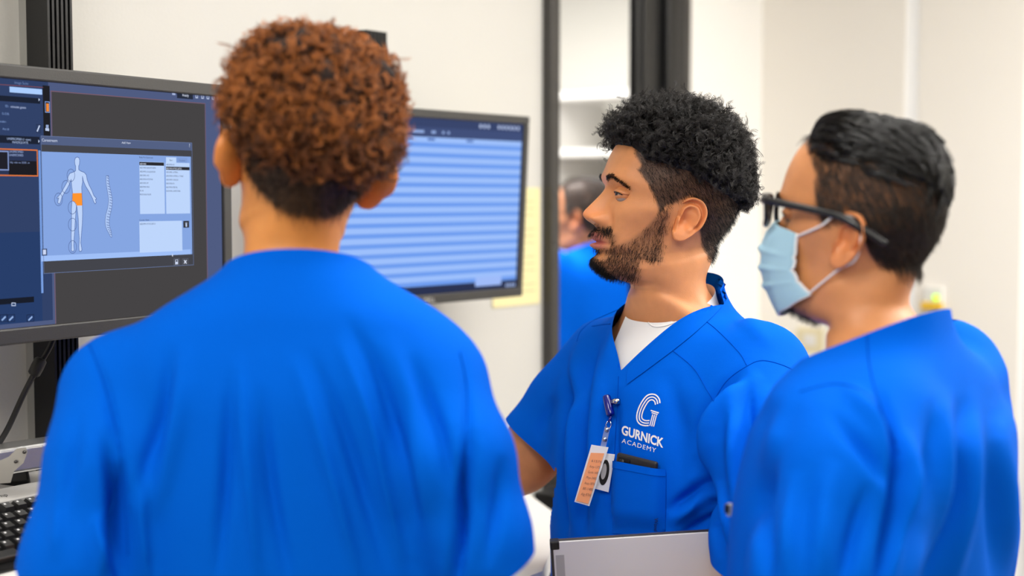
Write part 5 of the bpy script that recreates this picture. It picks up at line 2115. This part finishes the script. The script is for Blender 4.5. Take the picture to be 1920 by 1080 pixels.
# neckline bands and seams of the middle man's top
V, F = strip(cast2, [(1352, 506), (1334, 548), (1306, 580), (1250, 628), (1180, 690)], [(1378, 524), (1358, 566), (1326, 604), (1270, 652), (1176, 722)], 8, .0028, R2)
obj('neck_band', V, F, M_SCRUB, R2)
V, F = strip(cast2, [(1190, 572), (1184, 620), (1174, 680)], [(1176, 560), (1168, 610), (1160, 690)], 8, .0028, R2)
obj('neck_band', V, F, M_SCRUB, R2)
for px in ([(1298, 585), (1340, 615), (1385, 660), (1400, 685)], [(1258, 655), (1300, 690), (1325, 730), (1338, 752)],
           [(1338, 752), (1362, 715), (1395, 690), (1430, 676), (1480, 690), (1506, 712)], [(1110, 612), (1150, 608), (1185, 620)], [(1082, 640), (1090, 620), (1115, 600), (1160, 580)],
           [(1160, 706), (1158, 760), (1152, 860), (1150, 1000)]):
    seam_on(R2, cast2, px)
seam_on(R2, castt2, [(1204, 590), (1226, 612), (1262, 606), (1296, 584)], .0012, M_TEE, 'collar_rib')

# logo (coordinates of a magnified view: 3.724 per pixel)
z1 = lambda x, y: (1050 + x / 3.724, 710 + y / 3.724)


def sew(name, pts3, F, root, m):
    return obj(name, L2(root, pts3), F, m, root, False)


def sew_text(s, org, along, up, m, name, bold=.02, off=.0009, spacing=1.0, cast=None):
    V, F = text_mesh(s, 1.0, 0.0, bold, spacing)
    w = V[:, 0].max()
    h = .70
    pts = [z1(org[0] + along[0] * x / w + up[0] * y / h, org[1] + along[1] * x / w + up[1] * y / h) for x, y, _ in V]
    out = casted(cast or cast2, pts, off)
    return sew(name, out, F, R2, m)


sew_text('GURNICK', (430, 386), (292, 95), (6, -62), M_THREAD, 'logo_lettering', .03)
sew_text('ACADEMY', (434, 447), (236, 70), (4, -31), M_THREAD, 'logo_lettering', .0, spacing=1.18)


def sew_line(pts, w, name='logo_mark'):
    p = spline(pts, 6)
    d = np.gradient(p, axis=0)
    d /= np.linalg.norm(d, axis=1)[:, None]
    n = np.stack([-d[:, 1], d[:, 0]], 1) * w / 2
    L_, R_ = p + n, p - n
    px = [z1(*q) for q in L_] + [z1(*q) for q in R_]
    out = casted(cast2, px, .0010)
    k = len(p)
    return sew(name, out, [(i, i + 1, k + i + 1, k + i) for i in range(k - 1)], R2, M_THREAD)


sew_line([(700, 172), (694, 142), (672, 116), (640, 110), (608, 122), (578, 158), (554, 204), (540, 254), (543, 294), (562, 318), (592, 328), (622, 328)], 9)
sew_line([(684, 178), (679, 152), (662, 134), (640, 130), (614, 141), (590, 172), (569, 212), (557, 256), (559, 286), (574, 303), (598, 311), (624, 310)], 8)
sew_line([(669, 183), (665, 164), (654, 152), (640, 149), (622, 158), (602, 186), (584, 222), (574, 258), (576, 278), (588, 289), (606, 294), (628, 292)], 8)
sew_line([(636, 222), (660, 230), (692, 240)], 9)
sew_line([(642, 238), (662, 244), (684, 251)], 7)
sew_line([(650, 250), (640, 290), (630, 330)], 7)
sew_line([(663, 253), (653, 292), (643, 333)], 7)
sew_line([(676, 256), (666, 294), (656, 335)], 7)

# chest pocket with hem
pq = [(1153, 862), (1249, 880), (1247, 1004), (1148, 1000)]
off_p = lambda s, t: (.0022 + .0125 * min(1, math.sin(math.pi * min(max(s, 0), 1)) * 2.2) * float(sstep(1.0, .65, t))) if 0 < s < 1 else .0006
V, F = grid_patch(cast2, pq, 16, 18, off_p)
obj('chest_pocket', L2(R2, [Vector(v) for v in V]), F, M_SCRUB, R2)
castp = Cast(new_mesh('tmp_pocket', V, F))
sew_text('Wond', (658, 970), (0, 92), (26, 4), M_DARKTH, 'pocket_lettering', .0, .0008, cast=castp)
V, F = grid_patch(cast2, [(1153, 862), (1249, 880), (1249, 893), (1153, 875)], 16, 3, lambda s, t: off_p(s, .1 * t) + .0012)
obj('pocket_hem', L2(R2, [Vector(v) for v in V]), F, M_SCRUB, R2)
seam_on(R2, cast2, [(1249, 884), (1249, 940), (1247, 1000)])

# phone tucked in the pocket
M_PHONE = mat('black_phone_case', (34, 32, 31), .45, noise=.08, nscale=120)
c0 = cast2(1201, 857, .0065)
a_, b_ = cast2(1166, 849, .0065), cast2(1238, 867, .0065)
dn = cast2(1200, 960, .0065)
xd = (b_ - a_).normalized()
zd = -(dn - c0)
zd = (zd - xd * zd.dot(xd)).normalized()
yd = zd.cross(xd)
PM = Matrix((xd, yd, zd)).transposed().to_4x4()
PM.translation = c0
ph = thing('phone', 'black phone sticking out of the chest pocket below the logo', 'phone')
ph.matrix_world = PM
hw = (b_ - a_).length / 2
box('phone_case', -hw, hw, -.0038, .0038, -.065, .0, M_PHONE, ph, .0036, 4)
box('camera_block', -hw + .003, -hw + .026, -.0046, .0036, -.032, -.004, M_BLACKGLOSS, ph, .002, 3)
for dx, dz in ((.009, -.011), (.009, -.024), (.019, -.018)):
    obj('camera_lens', *tube([(-hw + .003 + dx, -.0046, dz), (-hw + .003 + dx, -.0054, dz)], .0042, 16), M_BLACK, ph)

# badge reel with two cards
bd = thing('badge_reel', 'blue badge reel clipped at the neckline with an orange note card', 'badge')
M_BLUEPL = mat('blue_translucent_plastic', (4, 14, 120), .15, noise=.05, nscale=80, coat=.5)
M_CHROME = mat('chrome', (205, 205, 205), .15, 1.0, noise=.05, nscale=60)
M_CLEAR = mat('clear_strap', (170, 190, 225), .2, noise=.05, nscale=90, trans=.5)
M_CARD = mat('white_card', (236, 235, 232), .4, noise=.02, nscale=40)
M_ORANGE = mat('orange_note', (255, 168, 112), .7, noise=.03, nscale=40)
M_GRAPH = mat('pencil', (150, 110, 90), .8, noise=.1, nscale=80)
fr = cast2(1143, 800, 0).y


def Q(u, v, off):
    """a point hanging off clear of the cloth"""
    h = cast2(u, v, 0)
    return P(u, v, (h.y if h is not None else fr) - off)


p0, p1 = Q(1137, 742, .010), Q(1145, 779, .010)
obj('reel_barrel', *tube([p0, p0.lerp(p1, .06), p0.lerp(p1, .5), p0.lerp(p1, .94), p1], [.0050, .0058, .0060, .0060, .0052], 12), M_BLUEPL, bd)
p0, p1 = Q(1146, 754, .009), Q(1162, 752, .004)
obj('reel_clip', *tube([p0, p0.lerp(p1, .5), p1], [.0035, .0048, .004], 8), M_CHROME, bd)
obj('reel_cord', *tube([Q(1145, 779, .010), Q(1144, 786, .010), Q(1142, 792, .010)], .0022, 8), M_BLUEPL, bd)


def slab(name, quad, m, parent, th, offs):
    p = [P(u, v, y) for (u, v), y in zip(quad, offs)]
    n = (p[1] - p[0]).cross(p[3] - p[0]).normalized()
    if n.y > 0:
        n = -n
    V = [tuple(x) for x in p] + [tuple(x - n * th) for x in p]
    F = [(0, 1, 2, 3), (7, 6, 5, 4)] + [(i, 4 + i, 4 + (i + 1) % 4, (i + 1) % 4) for i in range(4)]
    o = obj(name, V, F, m, parent, False)
    return o, p, n


by = min(Q(u, v, 0).y for u, v in ((1143, 800), (1120, 860), (1140, 900), (1095, 930), (1125, 835))) - .012
obj('strap_ring', *tube([P(1139, 790, by), P(1136, 796, by), P(1138, 803, by), P(1144, 803, by), P(1146, 796, by), P(1144, 790, by)], .0007, 6), M_CHROME, bd)
slab('strap', [(1134, 800), (1144, 802), (1136, 838), (1126, 836)], M_CLEAR, bd, .0012, [by] * 4)
for u, v in ((1138, 806), (1134, 824)):
    c0 = P(u, v, by - .0004)
    obj('snap', *tube([c0, c0 + Vector((0, -.0016, 0))], [.0033, .0026], 12), M_CHROME, bd)
slab('card', [(1117, 848), (1153, 852), (1141, 923), (1103, 913)], M_CARD, bd, .0009, [by + .004] * 4)
# plain oval print on the rear card
cc = [P(1133 + 9 * math.cos(a) - 3.2 * math.sin(a), 886 + 24 * math.sin(a), by + .0034) for a in np.linspace(0, 2 * math.pi, 24, endpoint=False)]
obj('card_print', [tuple(p) for p in cc], [list(range(24))], M_BLACK, bd, False)
cc = [P(1132 + 5 * math.cos(a) - 2 * math.sin(a), 884 + 15 * math.sin(a), by + .0031) for a in np.linspace(0, 2 * math.pi, 24, endpoint=False)]
obj('card_print', [tuple(p) for p in cc], [list(range(24))], M_SILVER, bd, False)
crd, cp_, cn = slab('card', [(1109, 834), (1141, 839), (1105, 949), (1077, 941)], M_CARD, bd, .0010, [by - .002] * 4)
slab('note', [(1108, 849), (1133, 850), (1103, 945), (1080, 939)], M_ORANGE, crd, .0003, [by - .0034] * 4)
for k, s in enumerate(('61575', 'Amy-1375', 'Gurnk-1408', 'Phys-3485', 'Acq-1876', 'BE-1485', 'Alg-8765')):
    V, F = text_mesh(s, 1.0)
    w = V[:, 0].max()
    t0 = .10 + k * .115
    ux, uy = 1108 + (1080 - 1108) * t0 + 3, 849 + (939 - 849) * t0 + 8
    out = [tuple(P(ux + x / w * 19 + y * 2.0, uy + x / w * 2.5 - y * 6.5, by - .0041)) for x, y, _ in V]
    obj('note_writing', out, F, M_GRAPH, crd, False)

# white folder held under the arm
fo = thing('folder', 'white hard folder with black corner held under the bearded man\'s arm', 'folder')
M_FOLD = mat('white_board', (226, 224, 219), .35, noise=.02, nscale=20)
M_FEDGE = mat('dark_edge', (58, 54, 50), .5, noise=.1, nscale=50)
FY = 1.63 * K2
f0, f1 = P(1031, 1012, FY + .03), P(1372, 990, FY + .03)
fx = (f1 - f0)
fw = fx.length
fx.normalize()
fd = P(1033, 1200, FY + .05) - f0
fz = -(fd - fx * fd.dot(fx)).normalized()
fyv = fz.cross(fx)
FM = Matrix((fx, fyv, fz)).transposed().to_4x4()
FM.translation = f0
fo.matrix_world = FM
box('cover', .002, fw, -.009, -.0065, -.30, 0, M_FOLD, fo, .001)
box('pages', .006, fw - .004, -.0065, .0, -.296, -.003, M_WHITEP, fo)
box('cover', .002, fw, .0, .0025, -.30, 0, M_FOLD, fo, .001)
box('spine', 0, .004, -.0095, .003, -.30, .0005, M_FEDGE, fo, .0015)
box('edge_strip', .006, .017, -.0097, -.009, -.295, -.018, mat('grey_strip', (176, 174, 170), .4, noise=.02), fo)
box('corner_cap', -.0005, .012, -.0102, .0035, -.011, .0010, M_BLACK, fo, .002)
box('edge_binding', .004, fw, -.0065, .0, -.003, .0006, M_FEDGE, fo)

# face mask of the man at the right
M_MASK = mat('mask_blue', (168, 208, 226), .85, noise=.03, nscale=60, bump=.3, bscale=900)
M_MASKW = mat('mask_white', (236, 238, 240), .8, noise=.02)
mk = thing('face_mask', 'pale blue pleated face mask on the man with glasses', 'face mask')


def H3(p):
    return HM3 @ Vector(p)


ns, nt = 36, 60
V = []
for j in range(nt + 1):
    t = j / nt
    z = .004 - .118 * t
    yf = np.interp(t, [0, .12, .28, .5, .72, .9, 1], [-.099, -.110, -.117, -.115, -.107, -.096, -.089])
    for i in range(ns + 1):
        s = -1 + 2 * i / ns
        a = abs(s)
        x = .056 * math.sin(s * math.pi / 2 * .98)
        ys = np.interp(t, [0, .5, .75, 1], [-.056, -.060, -.048, -.036])
        y = yf + (ys - yf) * (a ** 2.1)
        # pleats: three folded steps, deeper at the middle
        saw = sum(max(0, 1 - abs(t - tc) / .05) for tc in (.30, .50, .70))
        y -= .0045 * saw * (1 - .55 * a)
        zz = z - .012 * a * a * (1 - t) + .034 * a * a * t * t
        y += .0012 * math.sin(17 * s + 9 * t)
        V.append(H3((x, y, zz)))
F = [(j * (ns + 1) + i, j * (ns + 1) + i + 1, (j + 1) * (ns + 1) + i + 1, (j + 1) * (ns + 1) + i) for j in range(nt) for i in range(ns)]
o = obj('mask_sheet', [tuple(v) for v in V], F, M_MASK, mk)
sd = o.modifiers.new('thickness', 'SOLIDIFY')
sd.thickness = .0012
sd.offset = -1
for i in (0, ns):
    obj('mask_binding', *tube([V[j * (ns + 1) + i] for j in range(0, nt + 1, 3)], .0019, 6), M_MASKW, mk)
obj('mask_binding', *tube([V[nt * (ns + 1) + i] for i in range(0, ns + 1, 2)], .0014, 6), M_MASKW, mk)
obj('nose_strip', *tube([V[(ns + 1) * 2 + i] for i in range(9, ns - 8, 2)], .0018, 6), M_MASK, mk)
for s in (1, -1):
    i = ns if s > 0 else 0
    ta, tb = V[2 * (ns + 1) + i], V[(nt - 2) * (ns + 1) + i]
    pts = [tuple(ta)] + [tuple(H3(q)) for q in ((s * .0765, -.022, .004), (s * .081, -.002, .018), (s * .083, .020, .014), (s * .082, .029, -.010), (s * .078, .022, -.034), (s * .071, .002, -.046))] + [tuple(tb)]
    obj('ear_loop', *tube(spline(pts, 6), .0013, 6), M_MASKW, mk)

# glasses
gl = thing('glasses', 'black rectangular glasses on the masked man', 'glasses')
M_FRAME = mat('black_acetate', (20, 20, 21), .25, noise=.1, nscale=60)
M_LENS = mat('lens', (245, 248, 250), .02, trans=1.0)
M_LENS.node_tree.nodes['Principled BSDF'].inputs['IOR'].default_value = 1.08
for s in (1, -1):
    rim = [(s * .011, -.108, 0.0330), (s * .028, -.109, 0.0360), (s * .055, -.102, 0.0350), (s * .064, -.096, 0.0290), (s * .062, -.095, 0.0100), (s * .050, -.100, 0.0010), (s * .024, -.107, 0.0000), (s * .013, -.109, 0.0080)]
    rp = spline(rim, 5, True)
    pw = [tuple(H3(q)) for q in rp]
    obj('rim', *tube(pw + pw[:1], .0029, 8), M_FRAME, gl)
    lv = [tuple(H3(q + np.array([0, .0006, 0]))) for q in rp] + [tuple(H3(q - np.array([0, .0006, 0]))) for q in rp]
    k = len(rp)
    obj('lens', lv, [list(range(k)), list(range(2 * k - 1, k - 1, -1))] + [(i, k + i, k + (i + 1) % k, (i + 1) % k) for i in range(k)], M_LENS, gl, False)
    tp = spline([(s * .062, -.098, .031), (s * .070, -.092, .0305), (s * .076, -.06, .0265), (s * .081, -.02, .0210), (s * .085, .004, .0165), (s * .087, .026, .007), (s * .085, .060, -.012)], 6)
    tv, tf = tube([tuple(H3(q)) for q in tp], np.interp(np.linspace(0, 1, len(tp)), [0, .1, .6, .85, 1], [.0055, .0042, .0042, .0052, .0036]), 8)
    obj('temple', tv, tf, M_FRAME, gl)
obj('bridge', *tube([tuple(H3(q)) for q in spline([(-.012, -.109, .024), (0, -.113, .027), (.012, -.109, .024)], 5)], .0022, 8), M_FRAME, gl)

# earring stud and small badge details
c0 = HM1 @ Vector((.0755, -.012, .036))
es = thing('ear_stud', 'tiny silver stud above the left ear of the man seen from behind', 'earring', c0)
obj('stud', *tube([(0, -.002, 0), (0, 0, 0), (0, .002, 0)], [.0016, .0022, .0016], 10), M_CHROME, es)
bq = next((q for q in (cast3(u, 955, .001) for u in range(1360, 1460, 3)) if q is not None), None)
if bq is not None:
    b3t = thing('name_badge', 'small dark badge clip peeking past the sleeve of the masked man', 'badge', bq)
    box('badge_card', -.004, .002, .0, .002, -.008, .006, M_SILVER, b3t, .0008)
    box('badge_clip', -.007, -.002, -.003, .0, -.004, .006, M_BLACK, b3t, .001)

# seams on the two backs
for px in ([(165, 640), (195, 720), (222, 830), (236, 960), (240, 1040)], [(862, 660), (876, 740), (872, 860), (866, 980)]):
    seam_on(R1, cast1, px, .0008)
for px in ([(1626, 606), (1630, 680), (1650, 760), (1684, 850)], [(1500, 735), (1570, 720), (1630, 745), (1680, 830)]):
    seam_on(R3, cast3, px, .0008)
M_COLLAR = mat('grey_collar', (70, 74, 88), .8, noise=.05, nscale=200)
